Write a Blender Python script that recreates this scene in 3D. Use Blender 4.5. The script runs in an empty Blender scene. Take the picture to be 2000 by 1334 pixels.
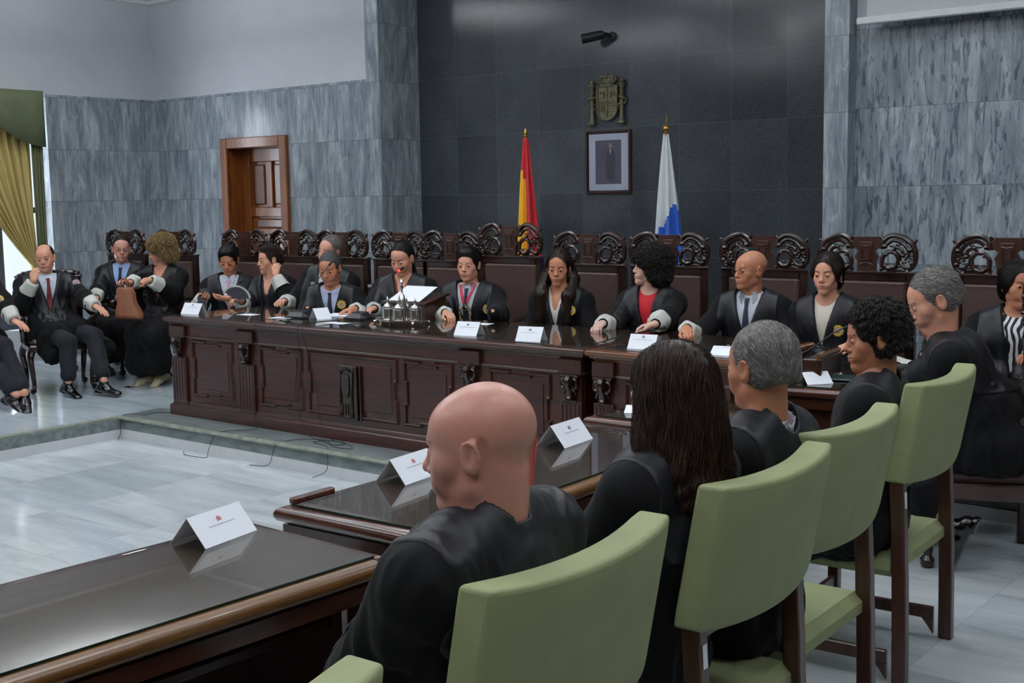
import bpy, math, random
import numpy as np
from mathutils import Vector, Matrix, Euler
from mathutils.bvhtree import BVHTree
SC = bpy.context.scene
COL = SC.collection
PI = math.pi
rnd = random.Random(7)
D2R = math.radians

# ------------------------------------------------------------------ objects
def tag(o, label=None, cat=None, group=None, kind=None):
    if label: o['label'] = label
    if cat: o['category'] = cat
    if group: o['group'] = group
    if kind: o['kind'] = kind
    return o

def thing(name, label, cat, loc=(0, 0, 0), rz=0, group=None):
    o = bpy.data.objects.new(name, None)
    o.empty_display_size = .1
    COL.objects.link(o)
    o.location = loc
    o.rotation_euler = (0, 0, rz)
    return tag(o, label, cat, group)

class MB:
    """collects geometry; build() links it as one mesh object"""
    def __init__(s):
        s.v = []; s.f = []; s.m = []; s.n = 0
    def add(s, v, f, mi=0):
        v = np.asarray(v, float).reshape(-1, 3)
        s.v.append(v)
        s.f += [tuple(int(i) + s.n for i in q) for q in f]
        s.m += [mi] * len(f)
        s.n += len(v)
        return s
    def box(s, lo, hi, mi=0, mat=None):
        x0, y0, z0 = lo; x1, y1, z1 = hi
        v = np.array([(x0, y0, z0), (x1, y0, z0), (x1, y1, z0), (x0, y1, z0), (x0, y0, z1), (x1, y0, z1), (x1, y1, z1), (x0, y1, z1)], float)
        if mat is not None: v = xf(v, mat)
        return s.add(v, [(0, 3, 2, 1), (4, 5, 6, 7), (0, 1, 5, 4), (1, 2, 6, 5), (2, 3, 7, 6), (3, 0, 4, 7)], mi)
    def bbox(s, lo, hi, b=.006, mi=0, mat=None):
        """box with chamfered edges"""
        lo = np.array(lo, float); hi = np.array(hi, float)
        b = min(b, *(abs(hi - lo) / 2.01))
        vs = []; idx = {}
        def V(p):
            k = tuple(np.round(p, 6))
            if k not in idx: idx[k] = len(vs); vs.append(p)
            return idx[k]
        fs = []
        for ax in range(3):
            a1, a2 = (ax + 1) % 3, (ax + 2) % 3
            for sd in (0, 1):
                c = []
                for (u, w) in ((0, 0), (1, 0), (1, 1), (0, 1)):
                    p = [0, 0, 0]; p[ax] = (lo, hi)[sd][ax]
                    p[a1] = lo[a1] + b if u == 0 else hi[a1] - b
                    p[a2] = lo[a2] + b if w == 0 else hi[a2] - b
                    c.append(V(p))
                fs.append(c if sd else c[::-1])
        for ax in range(3):
            a1, a2 = (ax + 1) % 3, (ax + 2) % 3
            for s1 in (0, 1):
                for s2 in (0, 1):
                    def P(e, side):
                        p = [0, 0, 0]; p[ax] = lo[ax] + b if e == 0 else hi[ax] - b
                        p[a1] = (lo, hi)[s1][a1] if side == 0 else ((lo[a1] + b) if s1 == 0 else (hi[a1] - b))
                        p[a2] = (lo, hi)[s2][a2] if side == 1 else ((lo[a2] + b) if s2 == 0 else (hi[a2] - b))
                        return V(p)
                    q = [P(0, 0), P(1, 0), P(1, 1), P(0, 1)]
                    fs.append(q if (s1 ^ s2) == 0 else q[::-1])
        for sx in (0, 1):
            for sy in (0, 1):
                for sz in (0, 1):
                    S = (sx, sy, sz); t = []
                    for ax in range(3):
                        p = [0, 0, 0]
                        for k in range(3):
                            p[k] = (lo, hi)[S[k]][k] if k == ax else ((lo[k] + b) if S[k] == 0 else (hi[k] - b))
                        t.append(V(p))
                    fs.append(t if (sx + sy + sz) % 2 else t[::-1])
        v = np.array(vs, float)
        if mat is not None: v = xf(v, mat)
        return s.add(v, fs, mi)
    def tube(s, pts, r, n=8, mi=0, cap=True, flat=None):
        v, f = tube_geo(pts, r, n, cap, flat)
        return s.add(v, f, mi)
    def lathe(s, prof, n=20, mi=0, mat=None):
        """prof: list of (r,z)"""
        prof = [(max(r, 1e-5), z) for r, z in prof]
        a = np.linspace(0, 2 * PI, n, endpoint=False)
        v = np.array([(r * math.cos(t), r * math.sin(t), z) for r, z in prof for t in a])
        f = []
        for i in range(len(prof) - 1):
            for j in range(n):
                k = (j + 1) % n
                f.append((i * n + j, i * n + k, (i + 1) * n + k, (i + 1) * n + j))
        if prof[0][0] > 1e-4: f.append(tuple(range(n))[::-1])
        if prof[-1][0] > 1e-4: f.append(tuple(range((len(prof) - 1) * n, len(prof) * n)))
        if mat is not None: v = xf(v, mat)
        return s.add(v, f, mi)
    def ball(s, c, r, n=10, mi=0, mat=None):
        r = (r, r, r) if np.isscalar(r) else r
        m = max(4, n // 2 + 1)
        pr = [(math.sin(t), -math.cos(t)) for t in np.linspace(0, PI, m)]
        T = Matrix.Translation(c) @ Matrix.Diagonal((*r, 1))
        if mat is not None: T = mat @ T
        return s.lathe(pr, n, mi, T)
    def prism(s, poly, z0, z1, mi=0, mat=None):
        """polygon (x,y) extruded z0..z1"""
        n = len(poly)
        v = [(x, y, z0) for x, y in poly] + [(x, y, z1) for x, y in poly]
        f = [tuple(range(n))[::-1], tuple(range(n, 2 * n))] + [(i, (i + 1) % n, n + (i + 1) % n, n + i) for i in range(n)]
        v = np.array(v, float)
        if mat is not None: v = xf(v, mat)
        return s.add(v, f, mi)
    def sweep(s, path, prof, mi=0, closed=True, up=(0, 0, 1)):
        """rect path of 3d points; prof (out,up) polygon mitred along the path, for mouldings"""
        P = [np.array(p, float) for p in path]; n = len(P); up = np.array(up, float); k = len(prof)
        vs = []
        for i in range(n):
            a = P[i] - P[i - 1] if (closed or i > 0) else P[1] - P[0]
            b = P[(i + 1) % n] - P[i] if (closed or i < n - 1) else P[i] - P[i - 1]
            a /= np.linalg.norm(a); b /= np.linalg.norm(b)
            na = np.cross(a, up); nb = np.cross(b, up)
            m = na + nb; m /= max(1e-6, (1 + na @ nb))
            for (o, u) in prof: vs.append(P[i] + m * o + up * u)
        fs = []
        for i in range(n if closed else n - 1):
            j = (i + 1) % n
            for q in range(k):
                w = (q + 1) % k
                fs.append((i * k + q, i * k + w, j * k + w, j * k + q))
        if not closed: fs += [tuple(range(k)), tuple(range((n - 1) * k, n * k))[::-1]]
        return s.add(vs, fs, mi)
    def build(s, name, mats, parent=None, smooth=None, loc=None):
        return mkobj(name, np.concatenate(s.v) if s.v else np.zeros((0, 3)), s.f, mats, parent, s.m, smooth, loc)

def xf(v, M):
    A = np.array(M); v = np.asarray(v, float)
    return v @ A[:3, :3].T + A[:3, 3]

def mkobj(name, v, f, mats, parent=None, mi=None, smooth=None, loc=None):
    me = bpy.data.meshes.new(name)
    if isinstance(f, np.ndarray):
        nf = len(f); k = f.shape[1]
        me.vertices.add(len(v)); me.vertices.foreach_set('co', np.asarray(v, np.float32).ravel())
        me.loops.add(nf * k); me.loops.foreach_set('vertex_index', f.astype(np.int32).ravel())
        me.polygons.add(nf); me.polygons.foreach_set('loop_start', np.arange(0, nf * k, k, dtype=np.int32))
    else:
        me.from_pydata([tuple(p) for p in np.asarray(v).tolist()], [], f)
    if not isinstance(mats, (list, tuple)): mats = [mats]
    for m in mats: me.materials.append(m)
    me.update(calc_edges=True)
    if mi is not None and len(mats) > 1:
        me.polygons.foreach_set('material_index', np.asarray(mi, np.int32))
    if smooth is None: smooth = 35
    if smooth and len(me.polygons):
        me.polygons.foreach_set('use_smooth', [True] * len(me.polygons))
        if smooth < 180:
            try: me.set_sharp_from_angle(angle=D2R(smooth))
            except Exception: pass
    me.validate(); me.update()
    o = bpy.data.objects.new(name, me)
    COL.objects.link(o)
    if parent is not None: o.parent = parent
    if loc is not None: o.location = loc
    return o

def tube_geo(pts, r, n=8, cap=True, flat=None):
    P = np.asarray(pts, float); m = len(P)
    r = np.full(m, r, float) if np.isscalar(r) else np.asarray(r, float)
    T = np.gradient(P, axis=0); T /= np.linalg.norm(T, axis=1)[:, None] + 1e-12
    ref = np.array(flat if flat is not None else ((0, 0, 1) if abs(T[0][2]) < .9 else (0, 1, 0)), float)
    N = np.zeros_like(P)
    nn = np.cross(T[0], ref); nn /= np.linalg.norm(nn) + 1e-12
    for i in range(m):
        nn = nn - T[i] * (nn @ T[i]); nn /= np.linalg.norm(nn) + 1e-12
        N[i] = nn
    B = np.cross(T, N)
    a = np.linspace(0, 2 * PI, n, endpoint=False)
    v = (P[:, None, :] + r[:, None, None] * (np.cos(a)[None, :, None] * N[:, None, :] + np.sin(a)[None, :, None] * B[:, None, :])).reshape(-1, 3)
    f = [(i * n + j, i * n + (j + 1) % n, (i + 1) * n + (j + 1) % n, (i + 1) * n + j) for i in range(m - 1) for j in range(n)]
    if cap: f += [tuple(range(n))[::-1], tuple(range((m - 1) * n, m * n))]
    return v, f

def catmull(pts, k=6):
    P = np.asarray(pts, float); P = np.vstack([2 * P[0] - P[1], P, 2 * P[-1] - P[-2]])
    out = []
    for i in range(1, len(P) - 2):
        for t in np.linspace(0, 1, k, endpoint=False):
            a, b, c, d = P[i - 1], P[i], P[i + 1], P[i + 2]
            out.append(.5 * (2 * b + (c - a) * t + (2 * a - 5 * b + 4 * c - d) * t * t + (3 * b - a - 3 * c + d) * t ** 3))
    out.append(P[-2])
    return np.array(out)

def copy_tree(o, parent=None):
    c = o.copy(); COL.objects.link(c)
    if parent is not None:
        c.parent = parent
    for ch in list(o.children): copy_tree(ch, c)
    return c

# ------------------------------------------------------------------ noise
_rs = np.random.RandomState(3)
_perm = _rs.permutation(256); _perm = np.concatenate([_perm, _perm, _perm])
_grad = _rs.normal(size=(256, 3)); _grad /= np.linalg.norm(_grad, axis=1)[:, None]
def perlin(p):
    p = np.asarray(p, float); i = np.floor(p).astype(int); f = p - i; i &= 255
    u = f * f * f * (f * (f * 6 - 15) + 10)
    def g(dx, dy, dz):
        h = _perm[_perm[_perm[(i[:, 0] + dx) & 255] + ((i[:, 1] + dy) & 255)] + ((i[:, 2] + dz) & 255)]
        return (_grad[h] * (f - np.array([dx, dy, dz]))).sum(1)
    def L(a, b, t): return a + (b - a) * t
    x = [L(g(0, a, b), g(1, a, b), u[:, 0]) for b in (0, 1) for a in (0, 1)]
    return L(L(x[0], x[1], u[:, 1]), L(x[2], x[3], u[:, 1]), u[:, 2]) * 1.6

# ------------------------------------------------------------------ materials
def hexc(r, g, b):
    f = lambda c: (c / 255 / 12.92) if c / 255 <= .04045 else ((c / 255 + .055) / 1.055) ** 2.4
    return (f(r), f(g), f(b), 1)

class NT:
    def __init__(s, name):
        s.mat = bpy.data.materials.new(name); s.mat.use_nodes = True
        s.t = s.mat.node_tree; s.n = s.t.nodes; s.l = s.t.links
        s.b = s.n['Principled BSDF']
        s.co = None
    def node(s, typ, **kw):
        nd = s.n.new(typ)
        for k, v in kw.items():
            if k.startswith('i_'):
                key = k[2:]; key = int(key) if key.isdigit() else key.replace('_', ' ')
                if hasattr(v, 'is_linked') or isinstance(v, bpy.types.NodeSocket): s.l.new(v, nd.inputs[key])
                else: nd.inputs[key].default_value = v
            else: setattr(nd, k, v)
        return nd
    def obj(s):
        if s.co is None: s.co = s.node('ShaderNodeTexCoord').outputs['Object']
        return s.co
    def mapping(s, scale=(1, 1, 1), loc=(0, 0, 0), rot=(0, 0, 0), src=None):
        m = s.node('ShaderNodeMapping', i_Scale=scale, i_Location=loc, i_Rotation=rot)
        s.l.new(src or s.obj(), m.inputs['Vector']); return m.outputs[0]
    def noise(s, vec, scale=5, detail=4, rough=.55, dist=0):
        n = s.node('ShaderNodeTexNoise', i_Scale=scale, i_Detail=detail, i_Roughness=rough, i_Distortion=dist)
        s.l.new(vec, n.inputs['Vector']); return n.outputs['Fac']
    def ramp(s, fac, stops):
        r = s.node('ShaderNodeValToRGB'); cr = r.color_ramp
        while len(cr.elements) < len(stops): cr.elements.new(.5)
        for e, (p, c) in zip(cr.elements, stops): e.position = p; e.color = c if len(c) == 4 else (*c, 1)
        s.l.new(fac, r.inputs[0]); return r.outputs[0]
    def math(s, op, a, b=None, c=None):
        m = s.node('ShaderNodeMath', operation=op)
        for i, x in enumerate((a, b, c)):
            if x is None: continue
            if isinstance(x, bpy.types.NodeSocket): s.l.new(x, m.inputs[i])
            else: m.inputs[i].default_value = x
        return m.outputs[0]
    def mix(s, f, a, b, blend='MIX'):
        m = s.node('ShaderNodeMix', data_type='RGBA', blend_type=blend)
        for i, x in ((0, f), (6, a), (7, b)):
            if isinstance(x, bpy.types.NodeSocket): s.l.new(x, m.inputs[i])
            else: m.inputs[i].default_value = x
        return m.outputs[2]
    def bump(s, h, strength=.3, dist=.01):
        b = s.node('ShaderNodeBump', i_Strength=strength, i_Distance=dist)
        s.l.new(h, b.inputs['Height']); s.l.new(b.outputs[0], s.b.inputs['Normal'])
    def col(s, c): 
        if isinstance(c, bpy.types.NodeSocket): s.l.new(c, s.b.inputs['Base Color'])
        else: s.b.inputs['Base Color'].default_value = c
    def set(s, **kw):
        for k, v in kw.items():
            i = s.b.inputs[k.replace('_', ' ')]
            if isinstance(v, bpy.types.NodeSocket): s.l.new(v, i)
            else: i.default_value = v
        return s

def simple(name, c, rough=.5, metal=0., var=.12, nscale=12, bump=0, bscale=60, coat=0, spec=.5, sheen=0, stretch=(1, 1, 1), sss=0):
    t = NT(name)
    n = t.noise(t.mapping(stretch), nscale, 3)
    lo = tuple(x * (1 - var) for x in c[:3]) + (1,); hi = tuple(min(1, x * (1 + var)) for x in c[:3]) + (1,)
    t.col(t.ramp(n, [(.3, lo), (.7, hi)]))
    t.set(Roughness=rough, Metallic=metal, Specular_IOR_Level=spec, Coat_Weight=coat)
    if coat: t.set(Coat_Roughness=.08)
    if sheen: t.set(Sheen_Weight=sheen)
    if sss: t.set(Subsurface_Weight=sss, Subsurface_Radius=(.012, .005, .003), Subsurface_Scale=1.)
    if bump: t.bump(t.noise(t.obj(), bscale, 3), bump, .004)
    return t.mat

def tile_lines(t, vec_axis_u, u0, du, vec_axis_v, v0, dv, w=.004):
    """1 on joint lines, 0 elsewhere; and a per-tile random value"""
    sep = t.node('ShaderNodeSeparateXYZ'); t.l.new(t.obj(), sep.inputs[0])
    out = []; ids = []
    for ax, o, d in ((vec_axis_u, u0, du), (vec_axis_v, v0, dv)):
        x = t.math('DIVIDE', t.math('SUBTRACT', sep.outputs[ax], o), d)
        fr = t.math('FRACT', x); ids.append(t.math('FLOOR', x))
        e = t.math('ABSOLUTE', t.math('SUBTRACT', fr, .5))
        out.append(t.math('GREATER_THAN', e, .5 - w / d / 2))
    ln = t.math('MAXIMUM', out[0], out[1])
    cb = t.node('ShaderNodeCombineXYZ'); t.l.new(ids[0], cb.inputs[0]); t.l.new(ids[1], cb.inputs[1])
    wn = t.node('ShaderNodeTexWhiteNoise', noise_dimensions='3D'); t.l.new(cb.outputs[0], wn.inputs['Vector'])
    return ln, wn.outputs['Value'], wn.outputs['Color']

def mat_marble(name, axis_u, u0, du, v0, dv, contrast=1., dark=0.):
    t = NT(name)
    ln, rv, rc = tile_lines(t, axis_u, u0, du, 2, v0, dv, .005)
    off = t.node('ShaderNodeVectorMath', operation='MULTIPLY_ADD'); t.l.new(rc, off.inputs[0]); off.inputs[1].default_value = (7, 7, 7); t.l.new(t.obj(), off.inputs[2])
    base = t.noise(t.mapping((5, 5, 1.1), rot=(.16, .3, 0), src=off.outputs[0]), 1.6, 7, .66, .5)
    fine = t.noise(t.mapping((34, 34, 2.2), rot=(.05, .1, 0), src=off.outputs[0]), 1.5, 5, .7, .3)
    fl = t.noise(t.mapping((24, 24, 4.2), rot=(.1, .2, 0), src=off.outputs[0]), 1.3, 3, .6, .9)
    a = t.ramp(base, [(.3, hexc(112, 123, 133)), (.5, hexc(144, 154, 162)), (.66, hexc(180, 187, 192))])
    b = t.ramp(fine, [(.3, (.62, .64, .66, 1)), (.5, (.95, .95, .95, 1)), (.7, (1.2, 1.2, 1.2, 1))])
    c = t.mix(1, a, b, 'MULTIPLY')
    f = t.ramp(fl, [(.33 if contrast < 1 else .40, (.46, .5, .54, 1)), (.40 if contrast < 1 else .455, (1, 1, 1, 1))])
    c = t.mix(min(1, .75 * contrast), c, f, 'MULTIPLY')
    vein = t.noise(t.mapping((3.4, 3.4, .5), rot=(0, .42, 0), src=off.outputs[0]), 1.6, 2, .4, .1)
    vm = t.ramp(t.math('ABSOLUTE', t.math('SUBTRACT', vein, .5)), [(0, (1, 1, 1, 1)), (.012, (0, 0, 0, 1))])
    c = t.mix(t.math('MULTIPLY', vm, .4 if contrast < 1 else 0.), c, hexc(192, 200, 206))
    g = t.ramp(rv, [(0, (.92, .92, .92, 1)), (1, (1.05, 1.05, 1.05, 1))])
    c = t.mix(1, c, g, 'MULTIPLY')
    c = t.mix(t.math('MULTIPLY', ln, .6), c, hexc(84, 92, 100))
    t.col(c); t.set(Roughness=.2, Specular_IOR_Level=.4)
    return t.mat

def mat_granite():
    t = NT('dark_granite')
    ln, rv, rc = tile_lines(t, 0, -8.34, .491, 2, 1.815 - .557 * 4, .557, .005)
    n = t.noise(t.obj(), 170, 3, .7); m = t.noise(t.obj(), 2.2, 4)
    c = t.ramp(n, [(.35, hexc(46, 50, 54)), (.62, hexc(74, 79, 84))])
    c = t.mix(1, c, t.ramp(m, [(.3, (.85, .85, .85, 1)), (.7, (1.15, 1.15, 1.15, 1))]), 'MULTIPLY')
    c = t.mix(1, c, t.ramp(rv, [(0, (.78, .79, .8, 1)), (1, (1.18, 1.17, 1.2, 1))]), 'MULTIPLY')
    c = t.mix(t.math('MULTIPLY', ln, .7), c, hexc(84, 90, 95))
    t.col(c); t.set(Roughness=.14)
    return t.mat

def mat_floor(name, u0, v0, tint=(1, 1, 1)):
    t = NT(name)
    ln, rv, rc = tile_lines(t, 0, u0, .82, 1, v0, .55, .003)
    off = t.node('ShaderNodeVectorMath', operation='MULTIPLY_ADD'); t.l.new(rc, off.inputs[0]); off.inputs[1].default_value = (9, 9, 9); t.l.new(t.obj(), off.inputs[2])
    a = t.noise(t.mapping((.7, 3.2, 3), rot=(0, 0, .25), src=off.outputs[0]), 1.2, 7, .6, .6)
    b = t.noise(t.mapping((1.4, 14, 3), rot=(0, 0, .3), src=off.outputs[0]), 1.2, 4, .6, .5)
    c = t.ramp(a, [(.3, hexc(172, 180, 184)), (.5, hexc(194, 201, 204)), (.7, hexc(212, 217, 219))])
    c = t.mix(.6, c, t.ramp(b, [(.34, (.84, .86, .87, 1)), (.46, (1, 1, 1, 1))]), 'MULTIPLY')
    c = t.mix(1, c, t.ramp(rv, [(0, (.88 * tint[0], .9 * tint[1], .91 * tint[2], 1)), (1, (1.0 * tint[0], 1.0 * tint[1], 1.0 * tint[2], 1))]), 'MULTIPLY')
    c = t.mix(t.math('MULTIPLY', ln, .5), c, hexc(120, 128, 132))
    t.col(c); t.set(Roughness=.13)
    return t.mat

def mat_wood(name, c1, c2, rough=.3, coat=.4, axis=0, scale=1.):
    t = NT(name)
    sc = [18 * scale] * 3; sc[axis] = 1.3 * scale
    n = t.noise(t.mapping(tuple(sc)), 1.6, 5, .6, .5)
    n2 = t.noise(t.mapping(tuple(x * 5 for x in sc)), 1.5, 3, .6)
    c = t.ramp(n, [(.3, c1), (.7, c2)])
    c = t.mix(.5, c, t.ramp(n2, [(.35, (.72, .72, .72, 1)), (.6, (1.05, 1.05, 1.05, 1))]), 'MULTIPLY')
    t.col(c); t.set(Roughness=rough, Coat_Weight=coat, Coat_Roughness=.12)
    t.bump(n2, .08, .002)
    return t.mat

def mat_glass(name, tint=(.86, .93, .9, 1), ior=1.5):
    t = NT(name)
    out = t.n['Material Output']; t.n.remove(t.b)
    gm = t.node('ShaderNodeNewGeometry')
    fr = t.node('ShaderNodeFresnel', i_IOR=t.math('ADD', t.math('MULTIPLY', gm.outputs['Backfacing'], 1 / ior - ior), ior))
    tr = t.node('ShaderNodeBsdfTransparent'); tr.inputs[0].default_value = tint
    gl = t.node('ShaderNodeBsdfGlossy', i_Roughness=.015)
    mx = t.node('ShaderNodeMixShader')
    t.l.new(fr.outputs[0], mx.inputs[0]); t.l.new(tr.outputs[0], mx.inputs[1]); t.l.new(gl.outputs[0], mx.inputs[2])
    t.l.new(mx.outputs[0], out.inputs[0])
    return t.mat

def mat_emit(name, c, s):
    t = NT(name); t.b.inputs['Base Color'].default_value = c
    t.b.inputs['Emission Color'].default_value = c; t.b.inputs['Emission Strength'].default_value = s
    return t.mat

M = {}
M['marble_back'] = mat_marble('blue_marble', 0, -11.87, 1.9, 1.817 - .54 * 4, .54, .7)
M['marble_left'] = mat_marble('blue_marble_side', 1, 5.2, 3.9, 1.817 - .54 * 4, .54, .6)
M['marble_right'] = mat_marble('blue_marble_flecked', 0, -3.672, 2.6, 1.825 - .557 * 4, .557, 1.4)
M['granite'] = mat_granite()
M['floor'] = mat_floor('pale_marble_floor', 0, 0)
M['dais'] = mat_floor('pale_marble_dais', .2, .1, (.93, .97, 1.0))
M['step'] = simple('grey_marble_step', hexc(118, 127, 128), .3, var=.3, nscale=7, stretch=(1, 3, 3))
M['nosing'] = simple('worn_marble_edge', hexc(138, 142, 130), .35, var=.3, nscale=14)
M['skirt'] = simple('white_skirting', hexc(205, 207, 210), .35, var=.04)
M['plaster'] = simple('grey_white_plaster', hexc(196, 199, 205), .85, var=.03, nscale=3)
M['ceiling'] = simple('white_ceiling', hexc(225, 226, 228), .9, var=.02)
M['wood'] = mat_wood('dark_mahogany', hexc(42, 18, 11), hexc(76, 36, 23), .32, .4, 0)
M['woodv'] = mat_wood('dark_mahogany_upright', hexc(40, 17, 11), hexc(72, 35, 23), .32, .4, 2)
M['woody'] = mat_wood('dark_mahogany_desk', hexc(40, 21, 13), hexc(72, 40, 27), .28, .5, 1)
M['desktop'] = mat_wood('desk_top_veneer', hexc(74, 58, 50), hexc(104, 86, 76), .5, .0, 1)
M['rail'] = mat_wood('lit_worn_gold_rail', hexc(88, 56, 26), hexc(128, 88, 44), .32, .4, 1)  # worn gold-brown wood, with the highlight it catches mixed into the colour
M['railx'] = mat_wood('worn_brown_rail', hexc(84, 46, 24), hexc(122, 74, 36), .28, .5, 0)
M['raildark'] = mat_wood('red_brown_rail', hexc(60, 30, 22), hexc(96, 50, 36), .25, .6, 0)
M['carved'] = mat_wood('carved_mahogany', hexc(30, 16, 12), hexc(56, 32, 25), .24, .6, 2, .6)
M['plaque'] = mat_wood('carved_plaque', hexc(52, 28, 20), hexc(74, 42, 30), .35, .3, 2, .6)
M['door'] = mat_wood('orange_brown_door', hexc(98, 50, 20), hexc(150, 86, 38), .35, .4, 2)
M['door_dark'] = mat_wood('dark_door_panel', hexc(70, 36, 18), hexc(104, 56, 28), .35, .4, 0)
M['leather'] = simple('brown_leather', hexc(80, 60, 57), .42, var=.12, bump=.25, bscale=160, nscale=6)
M['green'] = simple('green_vinyl', hexc(146, 154, 110), .65, var=.06, bump=.25, bscale=300, nscale=8)
M['chairwood'] = mat_wood('chair_walnut', hexc(52, 30, 22), hexc(82, 50, 38), .35, .3, 2)
M['glass'] = mat_glass('clear_glass_sheet', (.84, .83, .80, 1), 1.5)
M['bottle'] = mat_glass('bottle_glass', (.95, .97, .97, 1), 1.32)
M['glassedge'] = simple('green_glass_edge', hexc(24, 48, 40), .1)
M['paper'] = simple('white_card', hexc(232, 236, 244), .6, var=.01)
M['paperink'] = simple('grey_ink', hexc(120, 122, 130), .6, var=.05)
M['redink'] = simple('red_ink_emblem', hexc(200, 120, 115), .6, var=.1)
M['silver'] = simple('polished_silver', hexc(205, 205, 200), .18, 1., var=.1)
M['brass'] = simple('gold_brass', hexc(200, 160, 70), .3, 1., var=.1)
M['black'] = simple('black_plastic', hexc(24, 25, 28), .4, var=.1)
M['darkmetal'] = simple('dark_grey_metal', hexc(70, 72, 76), .35, .8)
M['red'] = simple('flag_red', hexc(200, 22, 36), .7, var=.06, sheen=.3)
M['yellow'] = simple('flag_yellow', hexc(250, 185, 10), .7, var=.06, sheen=.3)
M['white'] = simple('flag_white', hexc(205, 212, 214), .7, var=.04, sheen=.3)
M['blue'] = simple('flag_blue', hexc(28, 90, 190), .7, var=.06, sheen=.3)
M['bronze'] = simple('aged_bronze', hexc(104, 98, 76), .5, .35, var=.35, nscale=30)
M['curtain'] = simple('gold_yellow_curtain', hexc(196, 176, 112), .8, var=.08, stretch=(1, 1, .2))
M['curtain_green'] = simple('green_curtain', hexc(106, 114, 82), .8, var=.08, stretch=(1, 1, .2))
M['valance'] = simple('green_valance', hexc(102, 110, 80), .8, var=.08)
M['robe'] = simple('black_gown_cloth', hexc(11, 12, 14), .85, var=.15, sheen=.04, bump=.15, bscale=200, spec=.25)
M['satin'] = simple('black_satin_facing', hexc(17, 19, 25), .45, var=.12, sheen=.02, nscale=5, spec=.4)
M['lace'] = None
M['screen'] = simple('grey_projection_screen', hexc(186, 188, 190), .85, var=.02)
def struct(name, mb, m, **k):
    return tag(mb.build(name, m, smooth=0, **k), kind='structure')
XL, YB, YD, ZC = -11.87, 8.5, 9.05, 4.0
XR, YF = 3.2, -3.2
# floors: the sunken court floor and the raised dais
struct('floor', MB().box((XL, YF, -.1), (XR, YD + .2, 0)), M['floor'])
def dais():
    z = .172
    top = MB()
    top.box((XL, 5.45, .002), (-2.95, YD, z)); top.box((-2.95, 6.78, .002), (XR, YD, z)); top.box((XL, 2.2, .002), (-8.17, 5.45, z))
    struct('floor_dais', top, M['dais'])
    e = MB()   # nosing lip with rounded profile + grey riser
    prof = [(0, 0), (.03, .004), (.036, .014), (.03, .026), (0, .03)]
    e.sweep([(-8.2, 2.2, z - .028), (-8.2, 5.42, z - .028), (-2.93, 5.42, z - .028), (-2.93, 6.76, z - .028), (XR, 6.76, z - .028)], prof, closed=False)
    struct('trim_1', e, M['nosing'])
    r = MB(); r.box((-8.2, 2.2, .06), (-8.168, 5.452, z - .026)); r.box((-8.168, 5.42, .06), (-2.92, 5.452, z - .026)); r.box((-2.952, 5.452, .06), (-2.92, 6.76, z - .026)); r.box((-2.952, 6.75, .06), (XR, 6.79, z - .026))
    struct('trim_2', r, M['step'])
    b = MB(); b.box((-8.19, 5.43, z - .001), (-2.94, 5.80, z + .0015)); struct('trim_5', b, M['step'])
    w = MB(); w.box((-8.2, 2.2, 0), (-8.155, 5.42, .068)); w.box((-8.155, 5.405, 0), (-2.9, 5.42, .068)); w.box((-2.935, 5.42, 0), (-2.9, 6.745, .068)); w.box((-2.9, 6.73, 0), (XR, 6.745, .068))
    struct('baseboard_dais', w, M['skirt'])
dais()
# back wall left part with the door opening
dx0, dx1, dz = -10.6, -9.73, 2.36
w = MB()
w.box((XL - .2, YB, 0), (dx0, YB + .35, 2.925)); w.box((dx1, YB, 0), (-8.34, YB + .35, 2.925)); w.box((dx0, YB, dz), (dx1, YB + .35, 2.925))
w.box((-8.51, YB, 2.925), (-8.34, YB + .35, ZC)); 
struct('wall_back_marble', w, M['marble_back'])
struct('wall_back_plaster', MB().box((XL - .2, YB + .006, 2.925), (-8.51, YB + .3, ZC)), M['plaster'])
# side of the left pilaster towards the dark recess, recess itself, right pilaster
struct('wall_recess_side', MB().box((-8.36, YB + .004, 0), (-8.335, YD, ZC)), mat_marble('grey_marble_return', 1, 8.4, .9, 1.817 - .54 * 4, .54, .5))
struct('wall_recess', MB().box((-8.6, YD, 0), (-3.6, YD + .2, ZC)), M['granite'])
w = MB(); w.box((-3.856, YB, 0), (-3.672, YD + .1, ZC))
struct('wall_pilaster', w, M['marble_back'])
w = MB(); w.box((-3.68, YB + .13, 0), (XR, YD + .1, 2.99))
struct('wall_right_marble', w, M['marble_right'])
struct('wall_right_plaster', MB().box((-3.68, YB + .135, 2.99), (XR, YD + .1, ZC)), M['plaster'])
# left wall: marble pier, window opening in front of it
struct('wall_left_marble', MB().box((XL - .3, 7.17, 0), (XL, YB + .1, 2.925)), M['marble_left'])
w = MB(); w.box((XL - .3, 2.0, 2.925), (XL - .002, YB + .1, ZC)); w.box((XL - .3, YF, 0), (XL - .002, 4.2, 2.925)); w.box((XL - .3, 4.2, 0), (XL - .002, 7.17, .5)); w.box((XL - .3, YF, 2.925), (XL - .002, 2.0, ZC))
struct('wall_left_plaster', w, M['plaster'])
M['panel'] = mat_wood('low_bounce_wall', hexc(84, 62, 48), hexc(112, 86, 68), .5, .1, 2)  # dark brown chosen for the unseen walls to cut light bouncing back
struct('wall_right', MB().box((XR, YF, 0), (XR + .2, YD, ZC)), M['panel'])
struct('wall_front', MB().box((XL, YF - .2, 0), (XR, YF, ZC)), M['panel'])
struct('ceiling', MB().box((XL - .3, YF - .2, ZC), (XR + .2, YD + .2, ZC + .1)), M['ceiling'])
struct('trim_3', MB().box((XL, YB - .05, ZC - .035), (-8.5, YB, ZC)), M['ceiling'])
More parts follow.
